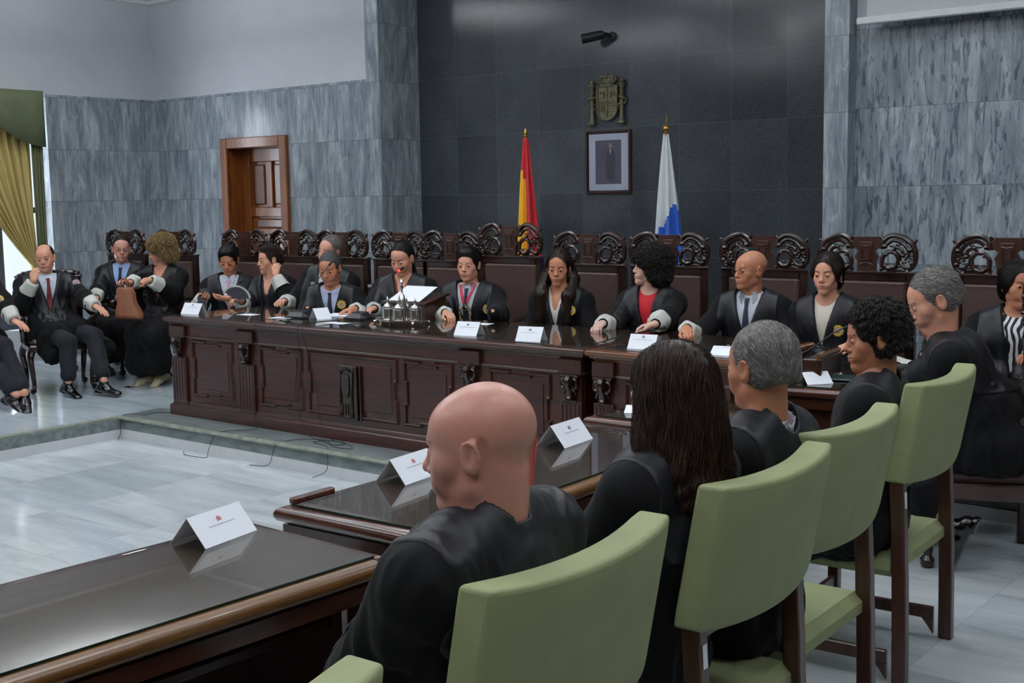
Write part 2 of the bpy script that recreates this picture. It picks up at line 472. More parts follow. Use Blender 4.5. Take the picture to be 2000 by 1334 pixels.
struct('trim_4', MB().box((XL, 0, ZC - .035), (XL + .05, YB - .05, ZC)), M['ceiling'])
# window: frame, mullions, pane
wf = MB(); y0, y1 = 4.2, 7.17
for y in (y0, 5.15, 6.1, y1 - .06): wf.box((XL - .2, y, .5), (XL - .14, y + .06, 2.925))
for z in (.5, 1.7, 2.865): wf.box((XL - .2, y0, z), (XL - .14, y1, z + .06))
wf = struct('window_1', wf, simple('dark_window_frame', hexc(60, 62, 74), .4))
pn = MB().box((XL - .175, y0, .5), (XL - .17, y1, 2.925)).build('pane', mat_glass('window_glass', (.95, .97, 1, 1), 1.3), wf, 0)

struct('window_2', MB().box((XL - .13, 4.2, .5), (XL - .10, 6.66, 2.92)), simple('blue_grey_blind', hexc(74, 78, 92), .8))
# door: casing, two small upper panels, lower tall panel with stepped head
def door():
    y = YB
    fr = MB(); prof = [(0, 0), (.0, .035), (.02, .05), (.05, .05), (.07, .03), (.1, .03), (.1, 0)]
    # casing drawn as mitred boards
    def rect(x0, z0, x1, z1, d0, d1, mb, b=.008): mb.bbox((x0, y - d1, z0), (x1, y - d0, z1), b)
    rect(dx0 - .09, .172, dx0 + .02, dz + .09, -.002, .045, fr); rect(dx1 - .02, .172, dx1 + .09, dz + .09, -.002, .045, fr); rect(dx0 + .02, dz - .02, dx1 - .02, dz + .09, -.002, .045, fr)
    fr.box((dx0, y, .172), (dx0 + .02, y + .3, dz)); fr.box((dx1 - .02, y, .172), (dx1, y + .3, dz)); fr.box((dx0 + .02, y, dz - .02), (dx1 - .02, y + .3, dz))
    c = tag(fr.build('door_1', M['door'], None), kind='structure')
    lf = MB(); a, b = dx0 + .02, dx1 - .02; Y0 = y + .2
    lf.box((a, Y0, .18), (b, Y0 + .04, dz - .02))
    def stile(x0, z0, x1, z1): lf.bbox((x0, Y0 - .03, z0), (x1, Y0 + .002, z1), .006)
    stile(a, .18, a + .1, dz - .02); stile(b - .1, .18, b, dz - .02); stile(a + .1, 2.2, b - .1, dz - .02); stile(a + .1, 1.62, b - .1, 1.72); stile((a + b) / 2 - .05, 1.72, (a + b) / 2 + .05, 2.2)
    stile(a + .1, .18, b - .1, .4)
    leaf = lf.build('leaf', M['door'], c)
    for (x0, x1) in ((a + .13, (a + b) / 2 - .08), ((a + b) / 2 + .08, b - .13)):
        p = MB(); p.bbox((x0, Y0 - .022, 1.75), (x1, Y0, 2.17), .02); p.build('raised_panel', M['door_dark'], leaf)
    p = MB(); p.bbox((a + .2, Y0 - .022, .43), (b - .2, Y0, 1.5), .02); p.bbox((a + .13, Y0 - .02, 1.42), (a + .2, Y0, 1.58), .01); p.bbox((b - .2, Y0 - .02, 1.42), (b - .13, Y0, 1.58), .01)
    p.build('raised_panel', M['door'], leaf)
    p = MB(); p.bbox((a + .2, Y0 - .03, 1.5), (b - .2, Y0, 1.6), .015); p.build('raised_panel', M['door_dark'], leaf)
    h = MB(); h.tube([(b - .05, Y0 - .03, 1.2), (b - .05, Y0 - .07, 1.2), (b - .15, Y0 - .075, 1.2)], .009); h.build('handle', M['brass'], leaf)
door()

# curtains and valance on the left window
def curtain(name, label, m, ya, yb, z0, z1, shift, folds, amp, x=XL + .12, tint=None):
    n, k = 160, 26; v = []
    for i in range(k):
        t = i / (k - 1); z = z1 + (z0 - z1) * t
        yl, yr = ya(t), yb(t)
        for j in range(n):
            s = j / (n - 1)
            ph = s * folds * 2 * PI + .6 * math.sin(3 * s + 1.5 * t)
            v.append((x + amp * (math.sin(ph) + .35 * math.sin(2.3 * ph + t)) * (1 - .3 * t), yl + (yr - yl) * s, z))
    f = [(i * n + j, i * n + j + 1, (i + 1) * n + j + 1, (i + 1) * n + j) for i in range(k - 1) for j in range(n - 1)]
    o = mkobj(name, v, f, m, smooth=180)
    s = o.modifiers.new('s', 'SOLIDIFY'); s.thickness = .004
    return tag(o, label, 'curtain')
curtain('curtain', 'gold yellow gathered curtain sweeping down beside the window', M['curtain'], lambda t: 6.0 + .84 * min(1, max(0, (t - .1) / .62)) ** 1.5, lambda t: 6.90, .5, 2.86, 0, 9, .03)
curtain('curtain', 'narrow green curtain edge hanging straight next to the marble pier', M['curtain_green'], lambda t: 6.86, lambda t: 6.99 - .02 * t, .35, 2.86, 0, 4, .016, x=XL + .20)
# valance with a swagged lower edge
v = []; n = 90
for j in range(n):
    y = 4.1 + (6.99 - 4.1) * j / (n - 1)
    zb = 2.66 - .02 * math.cos(y * 3)
    if y > 6.0: zb = 2.70 - .34 * (1 - math.exp(-max(0, (y - 6.2)) ** 2 * 6))
    xo = XL + .26 + .008 * math.sin(y * 24)
    v += [(xo, y, 2.93), (xo, y, 2.8), (xo + .004, y, zb)]
f = [(3 * j + k, 3 * j + 3 + k, 3 * j + 4 + k, 3 * j + 1 + k) for j in range(n - 1) for k in (0, 1)]
o = mkobj('valance', v, f, M['valance'], smooth=180); o.modifiers.new('s', 'SOLIDIFY').thickness = .01
tag(o, 'green swagged valance across the top of the window', 'valance')

# projection screen over the right marble
sc = thing('projection_screen', 'lowered grey projection screen with white bottom bar at upper right', 'projection screen', (-3.42, 8.42, 2.885))
MB().box((-.09, 0, .1), (6, .006, 1.08)).build('fabric', M['screen'], sc, 0)
MB().bbox((-.16, -.02, .06), (6.1, .025, .11), .008).build('bottom_bar', M['skirt'], sc)
MB().bbox((-.16, -.05, 1.0), (6.1, .07, 1.095), .02).build('roller_case', M['skirt'], sc)

# security camera on the recess wall
cm = thing('security_camera', 'black bullet camera on a wall bracket above the bronze coat of arms', 'camera', (-6.06, 9.05, 3.15))
MB().lathe([(.0, 0), (.035, 0), (.04, .01), (.03, .02), (.0, .02)], 16, mat=Matrix.Rotation(PI / 2, 4, 'X')).build('wall_plate', M['darkmetal'], cm)
MB().tube([(0, -.015, 0), (-.01, -.06, .012), (-.05, -.1, .015)], .017, 10).build('bracket', M['black'], cm)
Tm = Matrix.Translation((-.05, -.1, .008)) @ Euler((0, D2R(-100), D2R(28))).to_matrix().to_4x4()
b = MB().lathe([(.0, -.03), (.028, -.03), (.036, -.01), (.04, .02), (.042, .16), (.036, .16), (.034, .15), (0, .15)], 20, mat=Tm).build('camera_body', M['black'], cm)
MB().lathe([(.036, .158), (.043, .158), (.043, .166), (.036, .166)], 20, mat=Tm).build('lens_ring', M['darkmetal'], b)

# framed portrait: generic standing figure
pf = thing('framed_portrait', 'brown framed portrait of a standing person in dark suit with white mat', 'picture frame', (-6.1, 9.05, 2.078))
fw, fh = .43, .51
fr = MB(); fr.sweep([(-fw / 2, -.003, -fh / 2), (-fw / 2, -.003, fh / 2), (fw / 2, -.003, fh / 2), (fw / 2, -.003, -fh / 2)], [(0, 0), (0, .022), (-.008, .03), (-.018, .022), (-.022, 0)][::-1], up=(0, -1, 0)); fr.build('frame', M['plaque'], pf)
MB().box((-fw / 2 + .01, -.012, -fh / 2 + .01), (fw / 2 - .01, -.004, fh / 2 - .01)).build('mat', simple('picture_mat', hexc(178, 184, 196), .6, var=.01), pf, 0)
ph = MB().box((-.135, -.0135, -.19), (.135, -.012, .19)).build('photograph', simple('dim_violet_print', hexc(74, 70, 86), .5, var=.15, nscale=5), pf, 0)
g = MB(); yy = -.0142
g.prism([(-.035, -.15), (.05, -.15), (.062, .04), (.045, .1), (.02, .118), (-.005, .118), (-.03, .1), (-.042, .0)], 0, .0006, mat=Matrix.Translation((.015, yy, 0)) @ Matrix.Rotation(PI / 2, 4, 'X')); g.build('figure_suit', simple('print_navy', hexc(46, 46, 60), .5), ph, 0)
g = MB(); g.prism([(.012 + .018 * math.cos(a), .14 + .024 * math.sin(a)) for a in np.linspace(0, 2 * PI, 16, endpoint=False)], 0, .0008, mat=Matrix.Translation((.012, yy, 0)) @ Matrix.Rotation(PI / 2, 4, 'X')); g.build('figure_head', simple('print_skin', hexc(150, 120, 110), .5), ph, 0)
g = MB(); g.prism([(.0, .11), (.02, .11), (.012, .06)], 0, .001, mat=Matrix.Translation((.012, yy, 0)) @ Matrix.Rotation(PI / 2, 4, 'X')); g.build('figure_shirt', simple('print_white', hexc(170, 172, 184), .5), ph, 0)
MB().box((-fw / 2 + .012, -.018, -fh / 2 + .012), (fw / 2 - .012, -.016, fh / 2 - .012)).build('glazing', mat_glass('picture_glass', (.96, .96, .98, 1), 1.35), pf, 0)

# bronze coat of arms: crowned shield between two columns
ca = thing('coat_of_arms', 'bronze crowned shield between two columns mounted on the dark granite', 'coat of arms', (-6.1, 9.05, 2.61))
RX = Matrix.Rotation(PI / 2, 4, 'X')
def flat(poly, d0, d1, x=0, z=0): return MB().prism(poly, d0, d1, mat=Matrix.Translation((x, 0, z)) @ RX)
sh = [(-.098, .115), (.098, .115), (.098, -.07)] + [(.098 * math.cos(a), -.07 + .095 * math.sin(a)) for a in np.linspace(0, -PI, 14)] + [(-.098, -.07)]
s = flat(sh, 0, .022)
s.sweep([(x, -.022, z) for x, z in sh[:3] + sh[4:-2]], [(0, 0), (0, .012), (-.01, .012), (-.012, 0)][::-1], up=(0, -1, 0))
s.box((-.003, -.03, -.15), (.003, -.02, .115)); s.box((-.095, -.03, -.01), (.095, -.02, -.004))
for k in range(5): s.box((-.088 + k * .019, -.03, -.13 + .02 * abs(k - 4) * .5), (-.08 + k * .019, -.02, -.015))
s.box((-.075, -.034, .02), (-.03, -.02, .055)); 
for k in range(3): s.box((-.075 + k * .018, -.034, .055), (-.066 + k * .018, -.02, .075))
s.tube(catmull([(.03, -.026, .02), (.045, -.03, .045), (.035, -.03, .065), (.06, -.03, .07), (.07, -.028, .04), (.08, -.026, .06)], 5), .006, 6)
for k in range(4):
    for l in range(4): s.ball((.02 + k * .02, -.022, -.03 - l * .022), .006, 6)
s.build('shield', M['bronze'], ca)
c = MB()
c.bbox((-.062, -.04, .118), (.062, -.002, .142), .006)
for a in np.linspace(-1, 1, 7):
    c.tube(catmull([(a * .06, -.02, .14), (a * .098, -.03, .172), (a * .07, -.035, .2), (0, -.03, .203)], 5), .008, 6)
for a in np.linspace(-1, 1, 9): c.ball((a * .06, -.036, .146), .008, 6)
c.ball((0, -.015, .17), (.085, .018, .033), 14); c.ball((0, -.03, .212), .01, 8)
c.bbox((-.003, -.034, .215), (.003, -.026, .235), .001); c.bbox((-.009, -.034, .223), (.009, -.026, .228), .001)
c.build('crown', M['bronze'], ca)
for sx in (-1, 1):
    p = MB(); x = sx * .155
    p.lathe([(.03, -.195), (.03, -.175), (.022, -.165), (.018, -.15), (.016, .1), (.022, .11), (.03, .12), (.032, .14), (.02, .145)], 16, mat=Matrix.Translation((x, -.028, 0)))
    p.bbox((x - .036, -.056, -.205), (x + .036, 0, -.185), .004); p.ball((x, -.028, .155), .02, 8)
    p.tube(catmull([(x - .035 * sx, -.02, .03), (x, -.055, .02), (x + .04 * sx, -.03, .0), (x + .02, -.02, -.035), (x - .02, -.05, -.04), (x - .03 * sx, -.02, -.075)], 5), .009, 6)
    p.build('column', M['bronze'], ca)

# flags on poles
def flag(name, label, x, y, topz, mats, split, w, seed, finial, length):
    r = thing(name, label, 'flag', (x, y, .172))
    p = MB(); p.tube([(0, .0, .03), (0, 0, topz - .172)], .008, 10); p.build('pole', M['brass'], r)
    b = MB(); b.lathe([(.0, 0), (.16, 0), (.16, .02), (.06, .04), (.03, .1), (.02, .1)], 24); b.build('base', M['brass'], r)
    f = MB(); zt = topz - .172
    if finial == 'spike': f.lathe([(.012, zt - .01), (.02, zt), (.012, zt + .012), (.016, zt + .03), (.0, zt + .07)], 12)
    else:
        f.lathe([(.012, zt - .01), (.022, zt), (.012, zt + .01), (.026, zt + .03), (.02, zt + .045)], 12); f.tube([(0, 0, zt + .03), (.004, 0, zt + .13)], .003, 6)
        for a in range(6): f.ball((.024 * math.cos(a), .024 * math.sin(a), zt + .05), .007, 6)
    f.build('finial', M['brass'], r)
    n, k = 120, 60; v = []; mi = []
    zt -= .02
    for i in range(k):
        t = i / (k - 1)
        R = .018 + (w - .018) * min(1, t * 1.25) ** .9
        for j in range(n):
            a = 2 * PI * j / n
            fold = 1 + .32 * math.sin(a * 7 + seed + 1.3 * t) + .14 * math.sin(a * 15 + 2 * seed)
            v.append((R * fold * math.cos(a) * .9 + .03 * t, R * fold * math.sin(a) * .75, zt - length * t - .012 * math.sin(a * 3)))
    f = []
    for i in range(k - 1):
        for j in range(n):
            f.append((i * n + j, i * n + (j + 1) % n, (i + 1) * n + (j + 1) % n, (i + 1) * n + j)); mi.append(split(2 * PI * j / n, i / (k - 1)))
    mkobj('cloth', v, f, mats, r, mi, 180)
# a: 0 = +x (image right), 3pi/2 = towards the camera
flag('spanish_flag', 'red and yellow flag furled on a pole behind the tallest throne', -6.36, 8.2, 2.29, [M['red'], M['yellow']], lambda a, t: 0 if t < .21 + .05 * math.cos(a) or math.cos(a) > .22 else 1, .105, .4, 'spike', 1.45)
flag('canary_flag', 'white and blue flag furled on a brass-tipped pole behind the thrones', -5.0, 8.2, 2.26, [M['white'], M['blue'], M['yellow']], lambda a, t: 0 if (t < .43 - .08 * math.cos(a)) else (1 if t < .93 else 2), .125, 2.1, 'crown', 1.5)
M['nail'] = simple('dull_brass_nails', hexc(150, 128, 96), .4, .7)
# ------------------------------------------------------------------ carved throne-like chairs
def crest_scroll(mb, sx, x0, x1, z0, h):
    """pierced scrollwork between the plaque (x0) and the outer post (x1)"""
    W = x1 - x0
    def P(u, w, d=0): return (sx * (x0 + u * W), -.022 - d, z0 + w * h)
    def T(pts, r, d=0, k=5): mb.tube(catmull([P(u, w, d + (q[0] if q else 0)) for u, w, *q in pts], k), r * 1.3, 7)
    T([(.0, .62), (.06, .86), (.3, 1.0), (.62, .95), (.88, .78), (.99, .55)], .0135)
    T([(.12, .72), (.34, .86), (.6, .8), (.78, .62), (.8, .44), (.7, .36)], .009, .006)
    T([(.02, .1), (.02, .34), (.16, .52), (.4, .52), (.52, .32), (.42, .12), (.22, .06), (.06, .16)], .0115, .004)
    T([(.99, .6), (1.0, .35), (.93, .14), (.78, .04)], .012)
    T([(.52, .3), (.66, .12), (.84, .1), (.9, .24), (.8, .3)], .009, .004)
    T([(.3, .54), (.44, .66), (.6, .6), (.64, .46)], .008, .008)
    T([(-.05, .02), (.1, .08), (.26, -.0), (.5, .03), (.7, .0)], .009)
    T([(.85, .7), (.97, .82), (1.02, .9)], .008)
    T([(.56, .46), (.76, .5), (.92, .44), (.96, .56)], .008, .004)
    T([(-.04, .98), (.03, .86), (.02, .72)], .01)
    for (u, w, r) in ((.1, .7, .014), (.86, .6, .014), (.64, .44, .012), (.9, .22, .012), (.16, .46, .01), (.72, .34, .009), (.42, .68, .01), (1.0, .86, .007), (.55, .14, .009)):
        mb.ball(P(u, w, .008), r * 1.25, 8)
    # small leaves
    for (u, w, a) in ((.3, .7, 30), (.5, .74, -10), (.68, .24, 60), (.9, .36, 100), (.2, .2, 45), (.36, .2, 140), (.78, .8, -40)):
        mb.ball(P(u, w, .003), (.016, .008, .007), 8, mat=None)

def make_throne(W=.57, Hf=1.12, crest=.215, arms=True, leather='leather'):
    r = thing('throne_chair', 'carved dark wood chair with brown leather back', 'chair')
    hw = W / 2
    fr = MB()
    for sx in (-1, 1):
        x0, x1 = sorted((sx * (hw - .05), sx * hw))
        fr.bbox((x0, -.03, .0), (x1, .03, .45), .005)
        fr.bbox((x0, -.028, .45), (x1, .022, Hf), .006)
    fr.bbox((-hw + .05, -.026, Hf - .055), (hw - .05, .02, Hf), .006)
    fr.bbox((-hw - .006, -.036, Hf - .012), (hw + .006, .026, Hf + .008), .006)
    fr.bbox((-hw + .05, -.026, .52), (hw - .05, .02, .57), .006)
    fr.build('back_frame', M['carved'], r)
    lb = MB().bbox((-hw + .052, -.034, .57), (hw - .052, .012, Hf - .056), .012).build('backrest', M[leather], r)
    nl = MB(); xx = hw - .064
    for i in range(42):
        z = .585 + (Hf - .07 - .585) * i / 41
        for sx in (-1, 1): nl.ball((sx * xx, -.036, z), (.0034, .003, .0034), 5)
    for i in range(38): nl.ball((-xx + 2 * xx * i / 37, -.036, Hf - .07), (.0034, .003, .0034), 5)
    nl.build('nail_heads', M['nail'], lb)
    pw = W * .135
    for sx in (-1, 1):
        c = MB(); crest_scroll(c, sx, pw + .012, hw, Hf + .012, crest); c.build('crest_scrollwork', M['carved'], r)
    p = MB(); z0 = Hf + .005; h = crest
    poly = [(-pw * .72, 0), (-pw * .72, h * .3), (-pw * .9, h * .42), (-pw * .62, h * .6), (-pw * 1.15, h * .75), (-pw * 1.0, h * .9), (-pw * .85, h), (pw * .85, h), (pw * 1.0, h * .9), (pw * 1.15, h * .75), (pw * .62, h * .6), (pw * .9, h * .42), (pw * .72, h * .3), (pw * .72, 0)]
    p.prism(poly, .0, .03, mat=Matrix.Translation((0, 0, z0)) @ RX)
    p.bbox((-pw * .5, -.037, z0 + h * .3), (pw * .5, -.028, z0 + h * .86), .004)
    p.tube([(-pw * .4, -.038, z0 + h * .75), (0, -.042, z0 + h * .72), (pw * .4, -.038, z0 + h * .75)], .004, 6)
    p.tube([(-pw * .5, -.034, z0 + h * .2), (0, -.036, z0 + h * .26), (pw * .5, -.034, z0 + h * .2)], .004, 6)
    for sx in (-1, 1): p.lathe([(.006, z0 + h * .36), (.005, z0 + h * .62), (.008, z0 + h * .65)], 8, mat=Matrix.Translation((sx * pw * .3, -.038, 0)))
    p.build('crest_plaque', M['plaque'], r)
    s = MB(); s.bbox((-hw + .02, -.54, .34), (hw - .02, -.04, .42), .008); s.build('seat_rail', M['leather'], r)
    MB().bbox((-hw + .015, -.55, .42), (hw - .015, -.035, .49), .03).build('seat', M['leather'], r)
    nl = MB()
    for i in range(30): nl.ball((-hw + .04 + (W - .08) * i / 29, -.541, .405), (.0034, .003, .0034), 5)
    nl.build('seat_nail_heads', M['nail'], r)
    for sx in (-1, 1):
        l = MB(); l.lathe([(.018, 0), (.032, .01), (.034, .04), (.02, .06), (.026, .09), (.018, .12), (.024, .2), (.028, .28), (.022, .3), (.03, .32), (.03, .345)], 14, mat=Matrix.Translation((sx * (hw - .055), -.5, 0)))
        l.build('leg', M['carved'], r)
        if arms:
            a = MB(); x = sx * (hw - .01)
            a.tube(catmull([(x, -.02, .72), (x, -.18, .725), (x, -.36, .70), (x, -.48, .705), (x, -.535, .69), (x, -.545, .66), (x, -.51, .65)], 6), .022, 10)
            a.tube(catmull([(x, -.44, .70), (x, -.46, .62), (x, -.42, .55), (x, -.45, .47)], 6), .018, 8)
            a.build('armrest', M['carved'], r)
    return r

TH = [(-10.52, 7.15, .62, 'dark carved chair behind the bespectacled person in a light blue shirt'),
      (-9.83, 7.22, .62, 'dark carved chair directly behind the person with curly blond hair'),
      (-8.96, 7.35, .60, 'dark carved chair before the door, behind the person looking at a phone'),
      (-8.37, 7.42, .57, 'dark carved chair behind the short-haired person holding a hand fan'),
      (-7.76, 7.42, .57, 'dark carved chair behind the two grey-haired people sitting close together'),
      (-7.05, 7.4, .57, 'dark carved chair behind the person reading into the red-lit microphone'),
      (-6.49, 7.4, .57, 'dark carved chair between the reading person and the person with a gold chain'),
      (-5.89, 7.4, .60, 'tallest carved chair, empty, in front of the red and yellow flag'),
      (-5.155, 7.4, .57, 'carved leather chair behind the long-haired person left of the red blouse'),
      (-4.48, 7.4, .57, 'carved leather chair behind the person in a red blouse, below the white and blue flag'),
      (-3.755, 7.4, .57, 'carved leather chair behind the bald person in glasses and navy tie'),
      (-3.05, 7.4, .57, 'carved leather chair beside the right pilaster, behind the frowning person'),
      (-2.2, 7.4, .57, 'carved leather chair at the far right edge behind the patterned blouse')]
t0 = make_throne(.57)
tw = make_throne(.60, 1.165, .23)
thrones = []
used = [False]
for i, (x, y, W, lab) in enumerate(TH):
    if i == 7: o = tw
    elif not used[0]: o = t0; used[0] = True
    else: o = copy_tree(t0)
    o.location = (x, y, .172)
    if W > .6: o.scale = (W / .57, 1, 1)
    o['label'] = lab; o['category'] = 'chair'; o['group'] = 'carved leather chairs along the back wall'
    thrones.append(o)
o = copy_tree(t0); o.rotation_euler = (0, 0, D2R(-66)); o.scale = (1.05, 1.0, 1.0)
bk = Vector((-2.03, 5.71, 0)) + Vector((.913, .407, 0)) * .5 + Vector((-.407, .913, 0)) * .25
o.location = (bk.x, bk.y, 0)
o['label'] = 'heavy leather armchair on the court floor under the leaning person with grey moustache'; o['category'] = 'chair'; del o['group']

# low armchairs at the far left with cabriole legs
def make_armchair():
    r = thing('armchair', 'carved armchair', 'chair')
    s = MB(); s.bbox((-.27, -.5, .36), (.27, -.02, .42), .012); s.build('seat_rail', M['carved'], r)
    MB().bbox((-.25, -.49, .41), (.25, -.04, .47), .028).build('seat', M['leather'], r)
    for sx in (-1, 1):
        for yb in (-.45, -.05):
            l = MB(); oy = -.03 if yb < -.2 else .04
            l.tube(catmull([(sx * .24, yb, .38), (sx * .262, yb + oy, .3), (sx * .245, yb, .16), (sx * .24, yb + oy * .2, .06), (sx * .255, yb + oy, .025)], 6), [.034 - .016 * min(1, i / 16) + (.01 if i > 22 else 0) for i in range(25)], 10)
            l.ball((sx * .257, yb + oy * 1.2, .024), (.026, .034, .024), 8)
            l.build('leg', M['carved'], r)
        a = MB(); x = sx * .28
        a.tube(catmull([(sx * .26, 0, .70), (x, -.14, .69), (x, -.32, .665), (x, -.44, .67), (x, -.5, .65), (x, -.49, .62)], 6), .021, 10)
        a.tube(catmull([(x, -.4, .66), (x + sx * .01, -.42, .56), (x, -.34, .48), (x - sx * .01, -.36, .42)], 6), .018, 8)
        a.build('armrest', M['carved'], r)
    b = MB()
    for sx in (-1, 1): b.bbox((sx * .27 if sx < 0 else .22, -.03, .4), (-.22 if sx < 0 else .27, .03, .97), .008)
    b.bbox((-.27, -.03, .93), (.27, .03, .985), .01)
    b.tube(catmull([(-.28, 0, .97), (-.22, 0, 1.0), (-.12, 0, 1.02), (0, 0, 1.0), (.12, 0, 1.02), (.22, 0, 1.0), (.28, 0, .97)], 6), .022, 8)
    for k in range(15): b.ball((-.25 + .5 * k / 14, -.012, .998 + .02 * math.sin(k * 1.3) ** 2), .017, 8)
    b.build('back_frame', M['carved'], r)
    MB().bbox((-.22, -.035, .5), (.22, .02, .93), .012).build('backrest', M['leather'], r)
    return r

# ------------------------------------------------------------------ judges' bench
def notch_frame(x0, x1, z0, z1, y, nx=.32, nz=.018, side=True):
    """panel moulding with a stepped middle on each side"""
    w = x1 - x0; h = z1 - z0; a = .5 - nx / 2
    p = [(x0, z0), (x0 + w * a, z0), (x0 + w * a, z0 + nz), (x1 - w * a, z0 + nz), (x1 - w * a, z0), (x1, z0)]
    if side: p += [(x1, z0 + h * a), (x1 - nz, z0 + h * a), (x1 - nz, z1 - h * a), (x1, z1 - h * a)]
    p += [(x1, z1), (x1 - w * a, z1), (x1 - w * a, z1 - nz), (x0 + w * a, z1 - nz), (x0 + w * a, z1), (x0, z1)]
    if side: p += [(x0, z1 - h * a), (x0 + nz, z1 - h * a), (x0 + nz, z0 + h * a), (x0, z0 + h * a)]
    return [(x, y, z) for x, z in p]

def make_bench(name, label, X0, X1, pil, panels, emblem=None):
    Y0, Y1, zb, zt = 5.71, 6.62, 0, .758
    r = thing(name, label, 'bench', ((X0 + X1) / 2, 6.15, .172))
    ox, oy = (X0 + X1) / 2, 6.15
    def B(lo, hi, mb, b=.004): mb.bbox((lo[0] - ox, lo[1] - oy, lo[2]), (hi[0] - ox, hi[1] - oy, hi[2]), b)
    c = MB(); B((X0 + .03, Y0, .03), (X1 - .03, Y0 + .03, zt - .04), c); B((X0 + .03, Y0 + .03, .03), (X0 + .06, Y1 - .05, zt - .04), c); B((X1 - .06, Y0 + .03, .03), (X1 - .03, Y1 - .05, zt - .04), c)
    c.build('carcass', M['wood'], r)
    p = MB(); xa, xb, ya, yb = X0 - ox, X1 - ox, 5.675 - oy, Y1 - oy
    p.sweep([(xa + .03, yb, 0), (xa + .03, Y0 - oy, 0), (xb - .03, Y0 - oy, 0), (xb - .03, yb, 0)], [(0, 0), (.035, 0), (.035, .07), (.028, .082), (.016, .088), (.012, .1), (.004, .112), (0, .112)][::-1], closed=False)
    p.build('plinth', M['wood'], r)
    t = MB()
    t.sweep([(xa + .02, yb, .6), (xa + .02, Y0 - oy + .0, .6), (xb - .02, Y0 - oy + .0, .6), (xb - .02, yb, .6)], [(0, 0), (.012, 0), (.016, .008), (.01, .016), (0, .018)][::-1], closed=False)
    t.build('frieze_moulding', M['wood'], r)
    e = MB()
    e.sweep([(xa + .03, yb, .69), (xa + .03, Y0 - oy, .69), (xb - .03, Y0 - oy, .69), (xb - .03, yb, .69)], [(0, 0), (.012, .0), (.02, .014), (.034, .02), (.036, .028), (.05, .034), (.056, .046), (.053, .058), (.04, .066), (0, .067)][::-1], closed=False)
    B((X0 + .0, Y0 + .0, .7), (X1 - .0, Y1, .757), e, .003)
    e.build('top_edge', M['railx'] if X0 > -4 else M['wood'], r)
    w = MB(); B((X0 + .03, Y0 + .02, .757), (X1 - .03, Y1 - .03, .7585), w, .0005); w.build('worktop', M['desktop'], r)
    g = MB(); B((X0 + .01, Y0 + .0, .759), (X1 - .01, Y1 - .02, .765), g, .001); g.build('glass_top', M['glass'], r)
    for (a, b) in pil:
        q = MB(); B((a, 5.682, .0), (b, Y0 + .01, .09), q, .004); B((a + .006, 5.69, .09), (b - .006, Y0 + .01, .45), q, .003)
        k = 5
        for i in range(k): B((a + .02 + (b - a - .05) * i / (k - 1), 5.686, .12), (a + .03 + (b - a - .05) * i / (k - 1), 5.692, .43), q, .002)
        B((a, 5.68, .6), (b, Y0 + .01, .69), q, .005)
        q.build('pilaster', M['woodv'], r)
        v = MB(); m = (a + b) / 2 - ox; y = 5.69 - oy
        v.tube(catmull([(m, y, .58), (m, y - .026, .575), (m, y - .03, .545), (m, y - .012, .51), (m, y - .006, .475), (m, y - .018, .455)], 5), [.03] * 10 + [.024] * 16, 8)
        for sx in (-1, 1):
            v.tube(catmull([(m + sx * .01, y - .01, .58), (m + sx * .05, y - .014, .57), (m + sx * .05, y - .014, .53), (m + sx * .025, y - .012, .53)], 4), .009, 6)
            v.tube(catmull([(m, y - .015, .5), (m + sx * .03, y - .012, .515), (m + sx * .045, y - .006, .48)], 4), .008, 6)
        v.bbox((m - .065, y - .02, .582), (m + .065, y + .01, .6), .003); v.bbox((m - .05, y - .012, .44), (m + .05, y + .01, .452), .003)
        v.build('carved_bracket', M['carved'], r)
    for (a, b, z0, z1, sd) in panels:
        q = MB(); path = [(x - ox, y - oy, z) for x, y, z in notch_frame(a, b, z0, z1, Y0, side=sd, nx=.34 if sd else 0.0)] if True else None
        if not sd: path = [(a - ox, Y0 - oy, z0), (b - ox, Y0 - oy, z0), (b - ox, Y0 - oy, z0 + .14), (b - ox - .018, Y0 - oy, z0 + .14), (b - ox - .018, Y0 - oy, z1 - .14), (b - ox, Y0 - oy, z1 - .14), (b - ox, Y0 - oy, z1), (a - ox, Y0 - oy, z1), (a - ox, Y0 - oy, z1 - .14), (a - ox + .018, Y0 - oy, z1 - .14), (a - ox + .018, Y0 - oy, z0 + .14), (a - ox, Y0 - oy, z0 + .14)]
        q.sweep(path, [(-.012, 0), (-.008, .012), (0, .016), (.006, .01), (.012, 0)], up=(0, -1, 0))
        q.build('panel_moulding', M['wood'], r)
        q = MB(); B((a + .05, Y0 - .006, z0 + .05), (b - .05, Y0 + .01, z1 - .05), q, .005); q.build('panel', M['wood'], r)
    if emblem:
        m = emblem - ox; y = Y0 - oy - .006; q = MB()
        q.bbox((m - .09, y - .022, .16), (m + .055, y, .52), .006)
        for sx in (-1, 1): q.lathe([(.016, .17), (.016, .2), (.01, .21), (.009, .44), (.015, .46), (.015, .48)], 10, mat=Matrix.Translation((m - .018 + sx * .055, y - .026, 0)))
        q.prism([(-.035, .1), (.035, .1), (.035, .0), (.02, -.05), (0, -.06), (-.02, -.05), (-.035, .0)], 0, .014, mat=Matrix.Translation((m - .018, y - .02, .36)) @ RX)
        for k in range(5): q.ball((m - .018 - .03 + .015 * k, y - .028, .485 + .006 * (2 - abs(k - 2))), .011, 6)
        for k in range(4): q.bbox((m - .065 + k * .026, y - .03, .18), (m - .053 + k * .026, y - .02, .26), .002)
        q.bbox((m + .062, y - .03, .15), (m + .085, y, .52), .005); q.bbox((m + .1, y - .02, .15), (m + .112, y, .52), .004)
        q.build('carved_emblem', M['carved'], r)
    return r
zc0, zc1 = .17, .58
